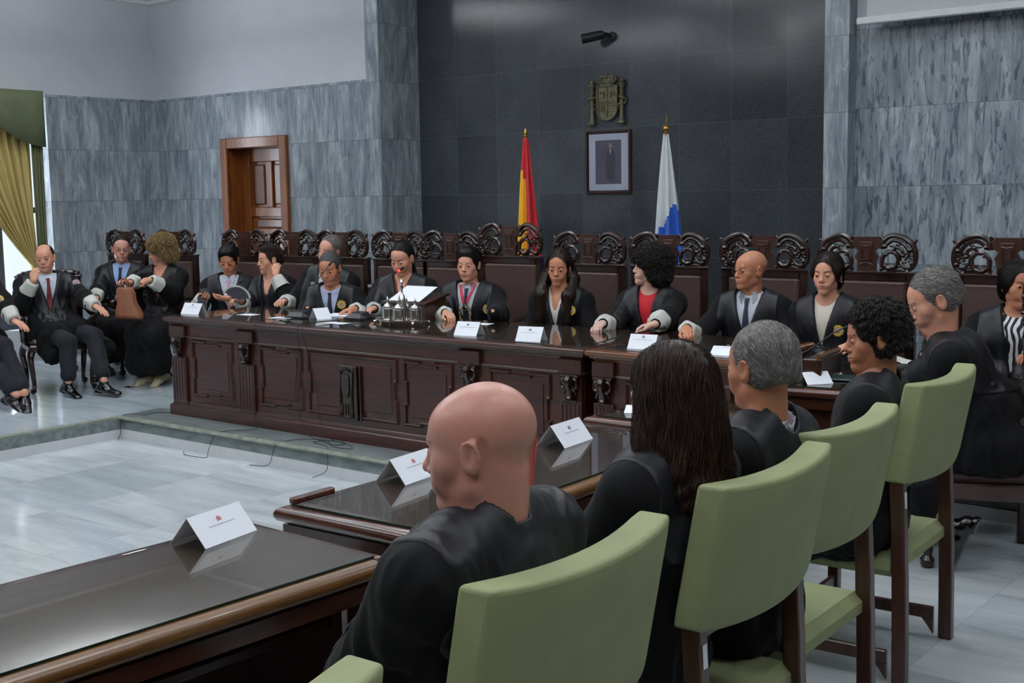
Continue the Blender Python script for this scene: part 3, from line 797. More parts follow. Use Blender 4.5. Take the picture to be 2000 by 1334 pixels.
make_bench('judges_bench', 'long carved dark wood judges bench with glass top, at left on the marble step', -7.9, -4.02,
    [(-7.885, -7.70), (-7.10, -6.91), (-4.97, -4.79), (-4.20, -4.03)],
    [(-7.63, -7.17, zc0, zc1, True), (-6.85, -6.42, zc0, zc1, True), (-6.35, -5.51, zc0, zc1, False), (-5.44, -5.03, zc0, zc1, True), (-4.72, -4.27, zc0, zc1, True)], -5.94)
make_bench('judges_bench', 'shorter dark bench section with yellow-brown edge, right of the gap beside the long bench', -3.965, -3.06,
    [(-3.96, -3.81)], [(-3.74, -3.16, zc0, zc1, True)])

# ------------------------------------------------------------------ side desks in front of the green chairs
def make_desk(label, L, W=.77, railm='rail', endm='raildark', strip=True):
    """long side along y, chair side is +x; origin: floor at the middle"""
    r = thing('desk', label, 'desk')
    T = .78; hx, hy = W / 2, L / 2
    c = MB()
    c.bbox((-hx + .09, -hy + .07, .0), (-hx + .12, hy - .07, .7), .004); c.bbox((-hx + .12, -hy + .07, 0), (hx - .16, -hy + .1, .7), .004); c.bbox((-hx + .12, hy - .1, 0), (hx - .16, hy - .07, .7), .004)
    c.bbox((-hx + .12, -hy + .1, .55), (hx - .18, hy - .1, .58), .004)
    c.build('carcass', M['woody'], r)
    p = MB(); p.sweep([(hx - .16, -hy + .08, 0), (-hx + .1, -hy + .08, 0), (-hx + .1, hy - .08, 0), (hx - .16, hy - .08, 0)][::-1], [(0, 0), (.02, 0), (.02, .06), (.008, .08), (0, .08)][::-1], closed=False)
    p.build('plinth', M['woody'], r)
    u = MB(); u.sweep([(hx - .045, -hy + .05, .665), (-hx + .05, -hy + .05, .665), (-hx + .05, hy - .05, .665), (hx - .045, hy - .05, .665)], [(-.03, 0), (0, .0), (.006, .012), (.018, .016), (.02, .03), (.03, .036), (.03, .05), (-.03, .05)], closed=True, up=(0, 0, 1))
    u.build('under_moulding', M['woody'], r)
    t = MB(); t.bbox((-hx + .03, -hy + .03, .712), (hx - .03, hy - .03, .7725), .002); t.build('top', M['desktop'], r)
    prof = [(-.035, .0), (.0, .0), (.013, .006), (.02, .018), (.021, .03), (.016, .042), (.004, .05), (-.035, .052)]
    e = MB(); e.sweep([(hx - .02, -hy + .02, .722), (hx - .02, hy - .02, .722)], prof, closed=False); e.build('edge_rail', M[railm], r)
    e = MB()
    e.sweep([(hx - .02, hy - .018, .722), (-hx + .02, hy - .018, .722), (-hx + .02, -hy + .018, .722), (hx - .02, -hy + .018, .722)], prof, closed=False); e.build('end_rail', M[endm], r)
    g = MB().bbox((-hx + .045, -hy + .045, .7745), (hx - .045, hy - .045, .7815), .001).build('glass_top', M['glass'], r)
    b = MB()
    for (a, b1) in (((-hx + .044, -hy + .044, .774), (hx - .044, -hy + .0462, .781)), ((hx - .0462, -hy + .046, .774), (hx - .044, hy - .046, .781))): b.box(a, b1)
    b.build('glass_edge', M['glassedge'], g, 0)
    if strip:
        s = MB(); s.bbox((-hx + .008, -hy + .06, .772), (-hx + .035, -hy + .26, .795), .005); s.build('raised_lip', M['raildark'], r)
    lg = [(hx - .07, -hy + .08), (hx - .07, hy - .08)]
    for (x, y) in lg:
        l = MB(); l.bbox((x - .03, y - .03, .0), (x + .03, y + .03, .715), .006); l.build('leg', M['woody'], r)
    return r
xd = -2.855
d = make_desk('glass-topped desk nearest the camera, bottom left, with a single name card', 2.09, W=.70, strip=False); d.location = (-2.80, 1.445, 0); d.rotation_euler = (0, 0, D2R(-2))
d = make_desk('glass-topped desk beside the bald person, with two name cards', 1.78, W=.705); d.location = (-2.835, 3.56, 0); d.rotation_euler = (0, 0, D2R(2))
d = make_desk('short glass-topped desk between the long-haired person and the dais', .76, strip=False); d.location = (-2.885, 5.0, 0)
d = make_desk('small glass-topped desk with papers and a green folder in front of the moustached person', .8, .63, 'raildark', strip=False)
d.rotation_euler = (0, 0, D2R(8)); d.location = (-2.69, 6.33, 0)

# ------------------------------------------------------------------ green upholstered chairs
def make_green_chair():
    r = thing('upholstered_chair', 'green chair', 'chair')
    W = .63; hw = W / 2
    def pad(n, z0, z1, y0a, y1a, th, sag, label=None):
        # curved back cushion, concave towards the sitter
        U, Vn = 15, 9; v = []
        for side in (0, 1):
            for i in range(Vn):
                t = i / (Vn - 1); z = z0 + (z1 - z0) * t; yb = y0a + (y1a - y0a) * t
                for j in range(U):
                    s = j / (U - 1) * 2 - 1
                    edge = min(1, (1 - abs(s)) * 6) * min(1, (1 - abs(2 * t - 1)) * 5 + .35)
                    c = .045 * (1 - s * s)
                    y = yb + c + (0 if side else -th)
                    y += (.010 if side else -.012) * edge
                    zz = z - (sag * (1 - s * s) * (1 - t)) + .012 * (s * s) * t
                    v.append((s * (hw - .0), y, zz))
        f = []; N = U * Vn
        for i in range(Vn - 1):
            for j in range(U - 1):
                a = i * U + j; f.append((a, a + U, a + U + 1, a + 1)); b = N + a; f.append((b, b + 1, b + U + 1, b + U))
        def strip(a, b): 
            for k in range(len(a) - 1): f.append((a[k], a[k + 1], b[k + 1], b[k]))
        bt = list(range(U)); tp = list(range((Vn - 1) * U, Vn * U)); lf = [i * U for i in range(Vn)]; rt_ = [i * U + U - 1 for i in range(Vn)]
        strip(bt, [x + N for x in bt]); strip([x + N for x in tp], tp); strip([x + N for x in lf], lf); strip(rt_, [x + N for x in rt_])
        o = mkobj(n, v, f, M['green'], r, smooth=50)
        bv = o.modifiers.new('b', 'BEVEL'); bv.width = .012; bv.segments = 3; bv.limit_method = 'ANGLE'; bv.angle_limit = D2R(50)
        return o
    pad('backrest', .755, 1.108, .012, .08, .08, .014)
    # seat
    st = MB(); st.bbox((-hw + .015, -.50, .395), (hw - .015, -.01, .49), .03); o = st.build('seat', M['green'], r)
    for sx in (-1, 1):
        x = sx * (hw - .03); p = MB()
        path = [(x, -.0, .0), (x, -.002, .2), (x, -.006, .40), (x, -.01, .47), (x, -.012, .56), (x, -.02, .70), (x, -.026, .84)]
        v = []; w = .022
        for (px, py, pz) in path:
            d = .026
            v += [(px - w, py - d, pz), (px + w, py - d, pz), (px + w, py + d, pz), (px - w, py + d, pz)]
        f = [(0, 3, 2, 1)]
        for i in range(len(path) - 1):
            for k in range(4): f.append((i * 4 + k, i * 4 + (k + 1) % 4, i * 4 + 4 + (k + 1) % 4, i * 4 + 4 + k))
        n = len(path) * 4; f.append((n - 4, n - 3, n - 2, n - 1))
        o = mkobj('back_post', v, f, M['chairwood'], r, smooth=30)
        o.modifiers.new('b', 'BEVEL').width = .004
        st = MB().bbox((x - .012, .058, .70), (x + .012, .0615, .76), .0005, mat=Matrix.Translation((0, 0, 0)))
        if sx > 0: tag(MB().box((x - .011, -.0005, -.03), (x + .011, .0005, .03), mat=Matrix.Translation((0, .0085, .69)) @ Matrix.Rotation(D2R(3), 4, 'X')).build('inventory_sticker', M['paper'], o, 0), 'small white sticker')
        q = MB(); q.bbox((x - .022, -.49, 0), (x + .022, -.445, .4), .004); q.build('front_leg', M['chairwood'], r)
        q = MB(); q.bbox((x - .012, -.445, .07), (x + .012, -.05, .12), .004)
        q.prism([(-.1, 0), (-.1, -.0), (-.055, -.0), (-.055, -.06), (-.075, -.03)], x - .01, x + .01, mat=Matrix(((0, 0, 1, 0), (1, 0, 0, .005), (0, 1, 0, .07), (0, 0, 0, 1))))
        q.build('side_stretcher', M['chairwood'], r)
    q = MB(); q.bbox((-hw + .05, -.475, .14), (hw - .05, -.455, .19), .004); q.build('front_stretcher', M['chairwood'], r)
    q = MB(); q.bbox((-hw + .05, -.04, .72), (hw - .05, -.01, .765), .004); q.build('back_rail', M['chairwood'], r)
    return r
GC = [(-1.41, 1.90, 2, 'green upholstered chair directly behind the bald person, seen from behind'),
      (-1.445, 2.80, 2, 'green upholstered chair behind the long-haired person, second from the camera'),
      (-1.53, 3.50, 2, 'green upholstered chair behind the person with short grey hair, second from the dais'),
      (-1.62, 4.54, 3, 'green upholstered chair farthest from the camera, behind the curly-haired person'),
      (-1.31, .93, 2, 'green upholstered chair at the bottom edge, only its top corner showing')]
g0 = make_green_chair()
for i, (x, y, a, lab) in enumerate(GC):
    o = g0 if i == 0 else copy_tree(g0)
    o.location = (x, y, 0); o.rotation_euler = (0, 0, D2R(-90 + a))
    o['label'] = lab; o['category'] = 'chair'; o['group'] = 'green upholstered chairs along the desks'

# ------------------------------------------------------------------ things on the desks
def name_card(label, x, y, z, rz, L=.2, h=.1, ink='redink', text=True, a=38):
    """folded tent card, its printed face towards local -y"""
    r = thing('name_card', label, 'name card', (x, y, z), rz, 'folded white name cards')
    s = h * math.sin(D2R(a)); c = h * math.cos(D2R(a))
    v = []
    for xx in (-L / 2, L / 2): v += [(xx, -s, 0), (xx, 0, c), (xx, s, 0), (xx, s - .002, 0), (xx, 0, c - .002), (xx, -s + .002, 0)]
    f = [(0, 1, 7, 6), (1, 2, 8, 7), (3, 4, 10, 9), (4, 5, 11, 10), (5, 0, 6, 11), (2, 3, 9, 8), (0, 5, 4, 1), (1, 4, 3, 2), (6, 7, 10, 11), (7, 8, 9, 10)]
    b = mkobj('folded_card', v, f, M['paper'], r, smooth=0)
    if text:
        T = Matrix(((1, 0, 0, 0), (0, math.sin(D2R(a)), 0, -s - .0006), (0, math.cos(D2R(a)), 1, 0), (0, 0, 0, 1)))
        def q(x0, x1, w0, w1, mb):
            p = [(x0, w0), (x1, w0), (x1, w1), (x0, w1)]
            mb.add([(xx, -s + w * math.sin(D2R(a)) - .0008, w * math.cos(D2R(a)) + .0003) for xx, w in p], [(0, 1, 2, 3)])
        e = MB(); q(-.006, .006, .072, .082, e); q(-.004, .004, .082, .087, e); q(-.0095, -.0075, .07, .084, e); q(.0075, .0095, .07, .084, e)
        e.build('printed_emblem', M[ink], b, 0)
        t = MB(); rr = random.Random(int(x * 100)); u = -.055
        while u < .055:
            w = rr.uniform(.006, .016); q(u, min(u + w, .058), .0585, .0605, t); u += w + .003
        t.build('printed_line', M['paperink'], b, 0)
    return r
zt = .7825
name_card('white name card on the nearest desk at bottom left', -3.0, 2.29, zt, D2R(100), .23, .11, a=40)
name_card('white name card partly hidden by the bald person\'s face', -3.06, 3.22, zt, D2R(97), .23, .11)
name_card('white name card on the desk between the bald and the long-haired person', -2.965, 4.06, zt, D2R(95), .23, .11, 'paperink')
name_card('white card lying near the end of the short desk, left of the long hair', -3.08, 4.84, zt, D2R(20), .16, .06, text=False, a=60)
name_card('white tent card seen end-on beside the curly-haired person\'s nose', -2.80, 6.10, zt, D2R(52), .15, .09, text=False, a=50)
zb = .9375
name_card('white name card at the left end of the long bench', -7.80, 5.86, zb, D2R(4), .2, .095, 'paperink', a=30)
name_card('white name card in front of the person with the gold chain', -5.0, 5.84, zb, D2R(10), .165, .1, 'paperink', a=34)
name_card('white name card on the bench in front of the long-haired person with gold badge', -4.47, 5.79, zb, D2R(12), .165, .1, 'paperink', a=32)
name_card('white name card in front of the person in a red blouse', -3.70, 5.83, zb, D2R(8), .165, .095, 'paperink', a=34)
name_card('white name card on the short bench beside the grey head', -3.18, 5.84, zb, D2R(8), .16, .075, 'paperink', a=55)
name_card('blank grey-white card standing beside the glass bottle on the left', -6.62, 6.08, zb, D2R(75), .12, .1, 'paperink', text=False)
def sheet(label, x, y, z, rz, w, l, m='paper', name='paper_sheet', t=.0012, cat='paper', group='papers on the desks'):
    o = MB().box((-w / 2, -l / 2, 0), (w / 2, l / 2, t)).build(name, M[m], None, 0)
    o.location = (x, y, z); o.rotation_euler = (0, 0, rz); return tag(o, label, cat, group)
sheet('small white sheet lying on the bench left of the fan reflection', -7.35, 6.02, zb, .1, .15, .1)
sheet('small white sheet left of the first microphone base', -6.93, 5.96, zb, -.15, .16, .1)
sheet('small white sheet in front of the second microphone base', -6.28, 5.92, zb, .1, .18, .09)
sheet('stack of white papers under the forward-leaning person\'s hand', -6.62, 6.34, zb, .35, .3, .21, t=.008, name='paper_stack')
sheet('white papers on the bench behind the silver inkstand', -6.18, 6.45, zb, 0, .2, .12, t=.004, name='paper_stack')
sheet('white sheet lying before the person with the gold chain', -5.36, 6.38, zb, .2, .16, .1)
sheet('white sheet on the small desk next to the green folder', -2.87, 6.42, zt, .5, .16, .14)
M['folder'] = simple('dark_green_folder', hexc(30, 58, 52), .4)
o = MB().bbox((-.13, -.09, 0), (.13, .09, .012), .006).build('folder', M['folder'], None); o.location = (-2.70, 6.30, zt); o.rotation_euler = (0, 0, .2)
tag(o, 'dark green folder on the small desk behind the curly-haired person\'s face', 'folder')
# book stand at the left end of the small desk with a grey gooseneck microphone
r = thing('book_stand', 'wooden book stand with yellow-brown edge on the small right desk', 'book stand', (-2.84, 6.28, zt), D2R(8))
MB().bbox((-.05, -.19, 0), (.05, .2, .125), .006).build('box', M['woody'], r)
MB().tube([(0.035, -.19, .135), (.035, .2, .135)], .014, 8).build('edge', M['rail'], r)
def mic(label, x, y, z, rz, path, ring=False, m='black', base=True, group='gooseneck desk microphones', sy=1):
    r = thing('desk_microphone', label, 'microphone', (x, y, z), rz, group)
    if base:
        b = MB(); b.prism([(-.085, -.06), (.085, -.06), (.11, -.01), (.07, .075), (-.07, .075), (-.11, -.01)], 0, .012)
        b.add([(-.085, -.06, .012), (.085, -.06, .012), (.11, -.01, .012), (.07, .075, .012), (-.07, .075, .012), (-.11, -.01, .012), (-.05, -.02, .04), (.05, -.02, .04), (.05, .055, .052), (-.05, .055, .052)],
              [(0, 1, 7, 6), (1, 2, 7), (2, 3, 8, 7), (3, 4, 9, 8), (4, 5, 6, 9), (5, 0, 6), (6, 7, 8, 9)])
        b.build('base', M['black'], r, 20)
    P = catmull(path, 6)
    MB().tube(P, .0036, 8).build('gooseneck', M[m], r)
    a, b_ = P[-2], P[-1]; d = (b_ - a) / np.linalg.norm(b_ - a)
    hd = MB(); hd.tube([b_, b_ + d * .004, b_ + d * .045, b_ + d * .05], [.006, .0095, .0105, .006], 12); hd.build('capsule', M['black'], r)
    if ring:
        hd = MB(); hd.tube([b_ - d * .012, b_ - d * .002], [.0115, .0115], 12); tag(hd.build('light_ring', M['led'], r), 'lit red ring')
    return r
M['led'] = mat_emit('red_led', (1, .03, .03, 1), 4.)
mic('black gooseneck microphone in front of the person with the blue tie', -6.83, 6.07, zb, 0, [(0, .03, .04), (-.03, .09, .12), (-.06, .2, .22), (-.10, .40, .36)])
mic('black gooseneck microphone with a glowing red ring, before the reading person', -6.36, 6.2, zb, 0, [(.06, 0.02, .04), (.05, .06, .16), (.05, .2, .25), (.06, .38, .33)], True)
mic('thin black gooseneck microphone stretched low over the gap between the benches', -3.99, 6.05, zb, 0, [(-.0, -.3, .012), (.0, 0, .03), (.04, .15, .04), (.08, .28, .05)], base=False)
mic('grey gooseneck microphone rising in front of the frowning person\'s badge', -2.86, 6.25, zt + .13, 0, [(-.02, -.14, .02), (.05, -.14, .06), (.16, -.14, .14), (.265, -.14, .195)], m='darkmetal', base=False)
def bottle(label, x, y, z, h=.25):
    r = thing('water_bottle', label, 'bottle', (x, y, z), 0, 'glass water bottles on the bench'); s = h / .25
    MB().lathe([(.0, .002), (.03 * s, .002), (.033 * s, .01 * s), (.033 * s, .15 * s), (.028 * s, .175 * s), (.014 * s, .205 * s), (.013 * s, .235 * s), (.0, .236 * s)], 20).build('glass', M['bottle'], r, 60)
    MB().lathe([(.0140 * s, .226 * s), (.0150 * s, .228 * s), (.0150 * s, .245 * s), (0, .246 * s)], 16).build('cap', simple('frosted_cap', hexc(150, 158, 160), .3), r)
    MB().lathe([(.0, .004), (.030 * s, .004), (.030 * s, .06 * s), (.0, .06 * s)], 20).build('water', mat_glass('water', (.93, .96, .97, 1), 1.1), r, 60)
bottle('clear glass water bottle beside the first microphone, left of the glass tumbler', -6.90, 6.27, zb)
bottle('clear glass water bottle just left of the silver inkstand', -6.45, 6.42, zb, .235)
o = MB().lathe([(.0, .003), (.03, .003), (.037, .1), (.0345, .1), (.028, .008), (.0, .008)], 20).build('drinking_glass', M['bottle'], None, 60); o.location = (-6.74, 6.22, zb)
tag(o, 'cut glass tumbler standing right of the left water bottle', 'glass')
# silver inkstand
r = thing('inkstand', 'ornate silver inkstand tray with four lidded wells and a bell', 'inkstand', (-5.86, 6.13, zb))
t = MB(); po = [(.21 * math.cos(a) * (1 + .06 * math.cos(4 * a)), .13 * math.sin(a) * (1 + .06 * math.cos(4 * a))) for a in np.linspace(0, 2 * PI, 48, endpoint=False)]
t.prism(po, .022, .03); t.prism([(x * 1.04, y * 1.05) for x, y in po], .028, .034); t.build('tray', M['silver'], r, 30)
for (x, y) in ((-.18, -.08), (.18, -.08), (-.18, .08), (.18, .08)):
    f = MB(); f.ball((x, y, .013), .0125, 10); f.tube([(x * .92, y * .9, .024), (x, y, .016)], .006, 6); f.build('foot', M['silver'], r)
for (x, y) in ((-.12, -.01), (.02, -.05), (.13, .0), (-.02, .07)):
    w = MB(); w.lathe([(.04, .034), (.043, .036), (.041, .045), (.041, .1), (.044, .104), (.044, .112), (.03, .118), (.0, .118)], 20, mat=Matrix.Translation((x, y, 0))); w.build('ink_well', M['silver'], r)
    k = MB(); k.lathe([(.03, .118), (.026, .126), (.012, .134), (.006, .14), (.01, .15), (.011, .158), (.006, .17), (.003, .182), (0, .186)], 14, mat=Matrix.Translation((x, y, 0))); k.build('lid', M['silver'], r)
b = MB(); b.lathe([(.036, .034), (.034, .05), (.024, .1), (.02, .13), (.008, .145), (.006, .17), (.012, .19), (.007, .21), (.013, .225), (.006, .245), (0, .25)], 18, mat=Matrix.Translation((.0, .01, .06))); b.build('bell', M['silver'], r)
# lectern with an open sheet
r = thing('lectern', 'dark wooden table lectern in front of the reading person', 'lectern', (-6.08, 6.5, zb))
l = MB(); l.add([(-.2, -.11, 0), (.2, -.11, 0), (.2, .12, 0), (-.2, .12, 0), (-.2, -.11, .1), (.2, -.11, .1), (.2, .12, .145), (-.2, .12, .145)], [(0, 3, 2, 1), (0, 1, 5, 4), (1, 2, 6, 5), (2, 3, 7, 6), (3, 0, 4, 7), (4, 5, 6, 7)])
l.build('box', M['woody'], r, 20)
l = MB(); l.add([(-.22, -.13, .1), (.22, -.13, .1), (.22, .14, .16), (-.22, .14, .16), (-.22, -.13, .115), (.22, -.13, .115), (.22, .14, .175), (-.22, .14, .175)], [(0, 3, 2, 1), (0, 1, 5, 4), (1, 2, 6, 5), (2, 3, 7, 6), (3, 0, 4, 7), (4, 5, 6, 7)]); l.build('slope', M['woody'], r, 20)
o = MB().add([(-.15, -.1, 0), (.15, -.1, 0), (.13, .12, .09), (-.17, .12, .09), (-.15, -.1, .002), (.15, -.1, .002), (.13, .12, .092), (-.17, .12, .092)], [(0, 3, 2, 1), (0, 1, 5, 4), (1, 2, 6, 5), (2, 3, 7, 6), (3, 0, 4, 7), (4, 5, 6, 7)]).build('speech_sheet', M['paper'], None, 0)
o.location = (-6.09, 6.5, zb + .125); tag(o, 'white speech sheet resting on the table lectern', 'paper')
# cables
M['cable'] = simple('dark_cable', hexc(28, 24, 24), .6)
def cable(label, pts, r=.0035, k=8):
    o = MB().tube(catmull(pts, k), r * .65, 6).build('cable', M['cable'], None, 180); return tag(o, label, 'cable', 'black microphone cables')
cable('black cable hanging from the first microphone down the bench front', [(-6.82, 6.0, .945), (-6.83, 5.75, .95), (-6.83, 5.645, .93), (-6.83, 5.66, .8), (-6.86, 5.68, .55), (-6.9, 5.665, .35), (-6.86, 5.65, .2), (-6.83, 5.6, .178), (-6.95, 5.44, .178), (-7.0, 5.385, .15), (-7.05, 5.36, .03), (-7.0, 5.3, .006), (-7.2, 5.28, .006), (-7.33, 5.36, .006)])
cable('black cable hanging from the second microphone beside the inkstand', [(-6.35, 6.13, .945), (-6.38, 5.75, .95), (-6.38, 5.645, .92), (-6.4, 5.67, .75), (-6.47, 5.685, .5), (-6.4, 5.66, .3), (-6.3, 5.64, .19), (-6.1, 5.58, .178), (-5.95, 5.53, .178), (-5.9, 5.6, .18), (-6.05, 5.62, .18), (-6.12, 5.52, .178), (-5.95, 5.48, .178), (-5.85, 5.39, .16), (-5.84, 5.37, .05), (-5.9, 5.3, .006)])
cable('second black cable beside it, looping onto the dais edge', [(-6.33, 6.13, .945), (-6.34, 5.75, .95), (-6.34, 5.645, .92), (-6.31, 5.67, .75), (-6.25, 5.685, .5), (-6.2, 5.66, .3), (-6.1, 5.64, .19), (-5.9, 5.6, .184), (-5.75, 5.52, .178), (-5.9, 5.49, .178), (-6.1, 5.6, .182), (-6.3, 5.5, .178), (-6.35, 5.385, .15), (-6.4, 5.36, .02), (-6.55, 5.32, .006)])
cable('black cable lying on the dais from the left bench foot to the step corner', [(-7.86, 5.72, .18), (-8.0, 5.66, .178), (-8.03, 5.58, .178), (-8.0, 5.52, .178), (-8.08, 5.50, .178), (-8.15, 5.44, .178), (-8.13, 5.385, .15), (-8.12, 5.37, .05), (-8.1, 5.33, .006)])
# ------------------------------------------------------------------ implicit surfaces
from mathutils.kdtree import KDTree
class Field:
    """smooth union / subtraction of simple solids on a grid, meshed with surface nets"""
    def __init__(s, lo, hi, res):
        s.lo = np.array(lo, float); s.res = res
        s.n = np.maximum(4, np.ceil((np.array(hi) - s.lo) / res).astype(int) + 1)
        s.v = np.full(s.n, .2, np.float32)
        s.ax = [s.lo[k] + np.arange(s.n[k]) * res for k in range(3)]
    def _blk(s, lo, hi, k):
        pad = max(.02, 2.2 * k + 3 * s.res); sl = []
        for a in range(3):
            i0 = int(max(0, math.floor((lo[a] - pad - s.lo[a]) / s.res))); i1 = int(min(s.n[a], math.ceil((hi[a] + pad - s.lo[a]) / s.res) + 1))
            if i1 <= i0: return None
            sl.append(slice(i0, i1))
        X, Y, Z = np.meshgrid(*[s.ax[a][sl[a]].astype(np.float32) for a in range(3)], indexing='ij', sparse=True)
        return tuple(sl), X, Y, Z
    def _put(s, sl, d, k, op):
        a = s.v[sl]
        if op == 'sub':
            b = -d
            if k > 0: h = np.clip(.5 - .5 * (a - b) / k, 0, 1); r = a * (1 - h) + b * h + k * h * (1 - h)
            else: r = np.maximum(a, b)
        elif op == 'and': r = np.maximum(a, d)
        else:
            if k > 0: h = np.clip(.5 + .5 * (a - d) / k, 0, 1); r = a * (1 - h) + d * h - k * h * (1 - h)
            else: r = np.minimum(a, d)
        s.v[sl] = r
    def ell(s, c, r, R=None, k=.01, op='add'):
        c = np.array(c, float); r = np.array(r if not np.isscalar(r) else (r, r, r), float); m = r.max()
        q = s._blk(c - m, c + m, k)
        if q is None: return s
        sl, X, Y, Z = q; X = X - c[0]; Y = Y - c[1]; Z = Z - c[2]
        if R is not None:
            A = np.array(R)[:3, :3]
            X, Y, Z = A[0, 0] * X + A[1, 0] * Y + A[2, 0] * Z, A[0, 1] * X + A[1, 1] * Y + A[2, 1] * Z, A[0, 2] * X + A[1, 2] * Y + A[2, 2] * Z
        k0 = np.sqrt((X / r[0]) ** 2 + (Y / r[1]) ** 2 + (Z / r[2]) ** 2) + 1e-9
        k1 = np.sqrt((X / r[0] ** 2) ** 2 + (Y / r[1] ** 2) ** 2 + (Z / r[2] ** 2) ** 2) + 1e-9
        s._put(sl, (k0 * (k0 - 1) / k1).astype(np.float32), k, op); return s
    def cap(s, a, b, ra, rb=None, k=.01, op='add', sq=None):
        """tapered capsule; sq=(axis vector, factor) flattens it across that axis"""
        a = np.array(a, float); b = np.array(b, float); rb = ra if rb is None else rb; m = max(ra, rb)
        q = s._blk(np.minimum(a, b) - m, np.maximum(a, b) + m, k)
        if q is None: return s
        sl, X, Y, Z = q; d = b - a; L = d @ d + 1e-12
        t = np.clip(((X - a[0]) * d[0] + (Y - a[1]) * d[1] + (Z - a[2]) * d[2]) / L, 0, 1)
        PX, PY, PZ = X - a[0] - t * d[0], Y - a[1] - t * d[1], Z - a[2] - t * d[2]
        if sq is not None:
            u = np.array(sq[0], float); u /= np.linalg.norm(u); g = sq[1] - 1
            w = (PX * u[0] + PY * u[1] + PZ * u[2]) * g
            PX, PY, PZ = PX + w * u[0], PY + w * u[1], PZ + w * u[2]
        s._put(sl, (np.sqrt(PX * PX + PY * PY + PZ * PZ) - (ra + (rb - ra) * t)).astype(np.float32), k, op); return s
    def plane(s, p, n, op='and'):
        n = np.array(n, float); n /= np.linalg.norm(n)
        X, Y, Z = np.meshgrid(*[a.astype(np.float32) for a in s.ax], indexing='ij', sparse=True)
        d = (X - p[0]) * n[0] + (Y - p[1]) * n[1] + (Z - p[2]) * n[2]
        s.v = np.maximum(s.v, d) if op == 'and' else np.minimum(s.v, d); return s
    def mesh(s):
        V = s.v; V[0] = V[-1] = 1; V[:, 0] = V[:, -1] = 1; V[:, :, 0] = V[:, :, -1] = 1
        n = V.shape; ins = V < 0
        c = ins[:-1, :-1, :-1].astype(np.int8)
        tot = np.zeros_like(c)
        for a in (0, 1):
            for b in (0, 1):
                for d in (0, 1): tot += ins[a:n[0] - 1 + a, b:n[1] - 1 + b, d:n[2] - 1 + d]
        act = (tot > 0) & (tot < 8)
        idx = np.argwhere(act)
        if len(idx) == 0: return np.zeros((0, 3)), np.zeros((0, 4), int)
        ID = np.full(act.shape, -1, np.int64); ID[tuple(idx.T)] = np.arange(len(idx))
        P = np.zeros((len(idx), 3)); C = np.zeros(len(idx))
        co = [(a, b, d) for a in (0, 1) for b in (0, 1) for d in (0, 1)]
        val = {q: V[idx[:, 0] + q[0], idx[:, 1] + q[1], idx[:, 2] + q[2]].astype(float) for q in co}
        for q in co:
            for ax in range(3):
                if q[ax] == 0:
                    w = list(q); w[ax] = 1; w = tuple(w)
                    a, b = val[q], val[w]; m = (a < 0) != (b < 0)
                    t = np.where(m, a / np.where(m, a - b, 1), 0)
                    pt = np.array(q, float)[None, :].repeat(len(idx), 0); pt[:, ax] = t
                    P[m] += pt[m]; C[m] += 1
        P = (idx + P / C[:, None]) * s.res + s.lo
        F = []
        for ax in range(3):
            o = [a for a in range(3) if a != ax]
            sh = [n[0] - 1, n[1] - 1, n[2] - 1]
            A = [slice(1, n[k] - 1) for k in range(3)]; A[ax] = slice(0, n[ax] - 1); A = tuple(A)
            B = list(A); B[ax] = slice(1, n[ax]); B = tuple(B)
            ch = ins[A] != ins[B]; e = np.argwhere(ch)
            if len(e) == 0: continue
            base = e.copy()
            for k in o: base[:, k] += 1
            fl = ins[A][tuple(e.T)]
            def g(d1, d2):
                q = base.copy(); q[:, o[0]] -= d1; q[:, o[1]] -= d2
                return ID[tuple(q.T)]
            quad = np.stack([g(1, 1), g(0, 1), g(0, 0), g(1, 0)], 1)
            flip = fl if ax != 1 else ~fl
            quad[~flip] = quad[~flip][:, ::-1]
            F.append(quad)
        F = np.concatenate(F); F = F[(F >= 0).all(1)]
        return P, F

def vnormals(v, f):
    n = np.zeros_like(v); fn = np.cross(v[f[:, 2]] - v[f[:, 0]], v[f[:, 3]] - v[f[:, 1]])
    for k in range(4):
        for a in range(3): n[:, a] += np.bincount(f[:, k], fn[:, a], len(v))
    return n / (np.linalg.norm(n, axis=1)[:, None] + 1e-12)

def compact(v, f):
    u, inv = np.unique(f, return_inverse=True)
    return v[u], inv.reshape(f.shape)

def join(parts):
    """[(v, f, mi)] -> one mesh arrays"""
    V, F, Mi, n = [], [], [], 0
    for v, f, m in parts:
        if len(f) == 0: continue
        V.append(v); F.append(np.asarray(f) + n); n += len(v)
        Mi.append(np.full(len(f), m) if np.isscalar(m) else m)
    return np.concatenate(V), np.concatenate(F), np.concatenate(Mi)

def sphere_geo(c, r, n=12):
    b = MB().ball((0, 0, 0), r, n)
    v = b.v[0] + np.array(c); f = [q for q in b.f if len(q) == 4]
    return v, np.array(f)

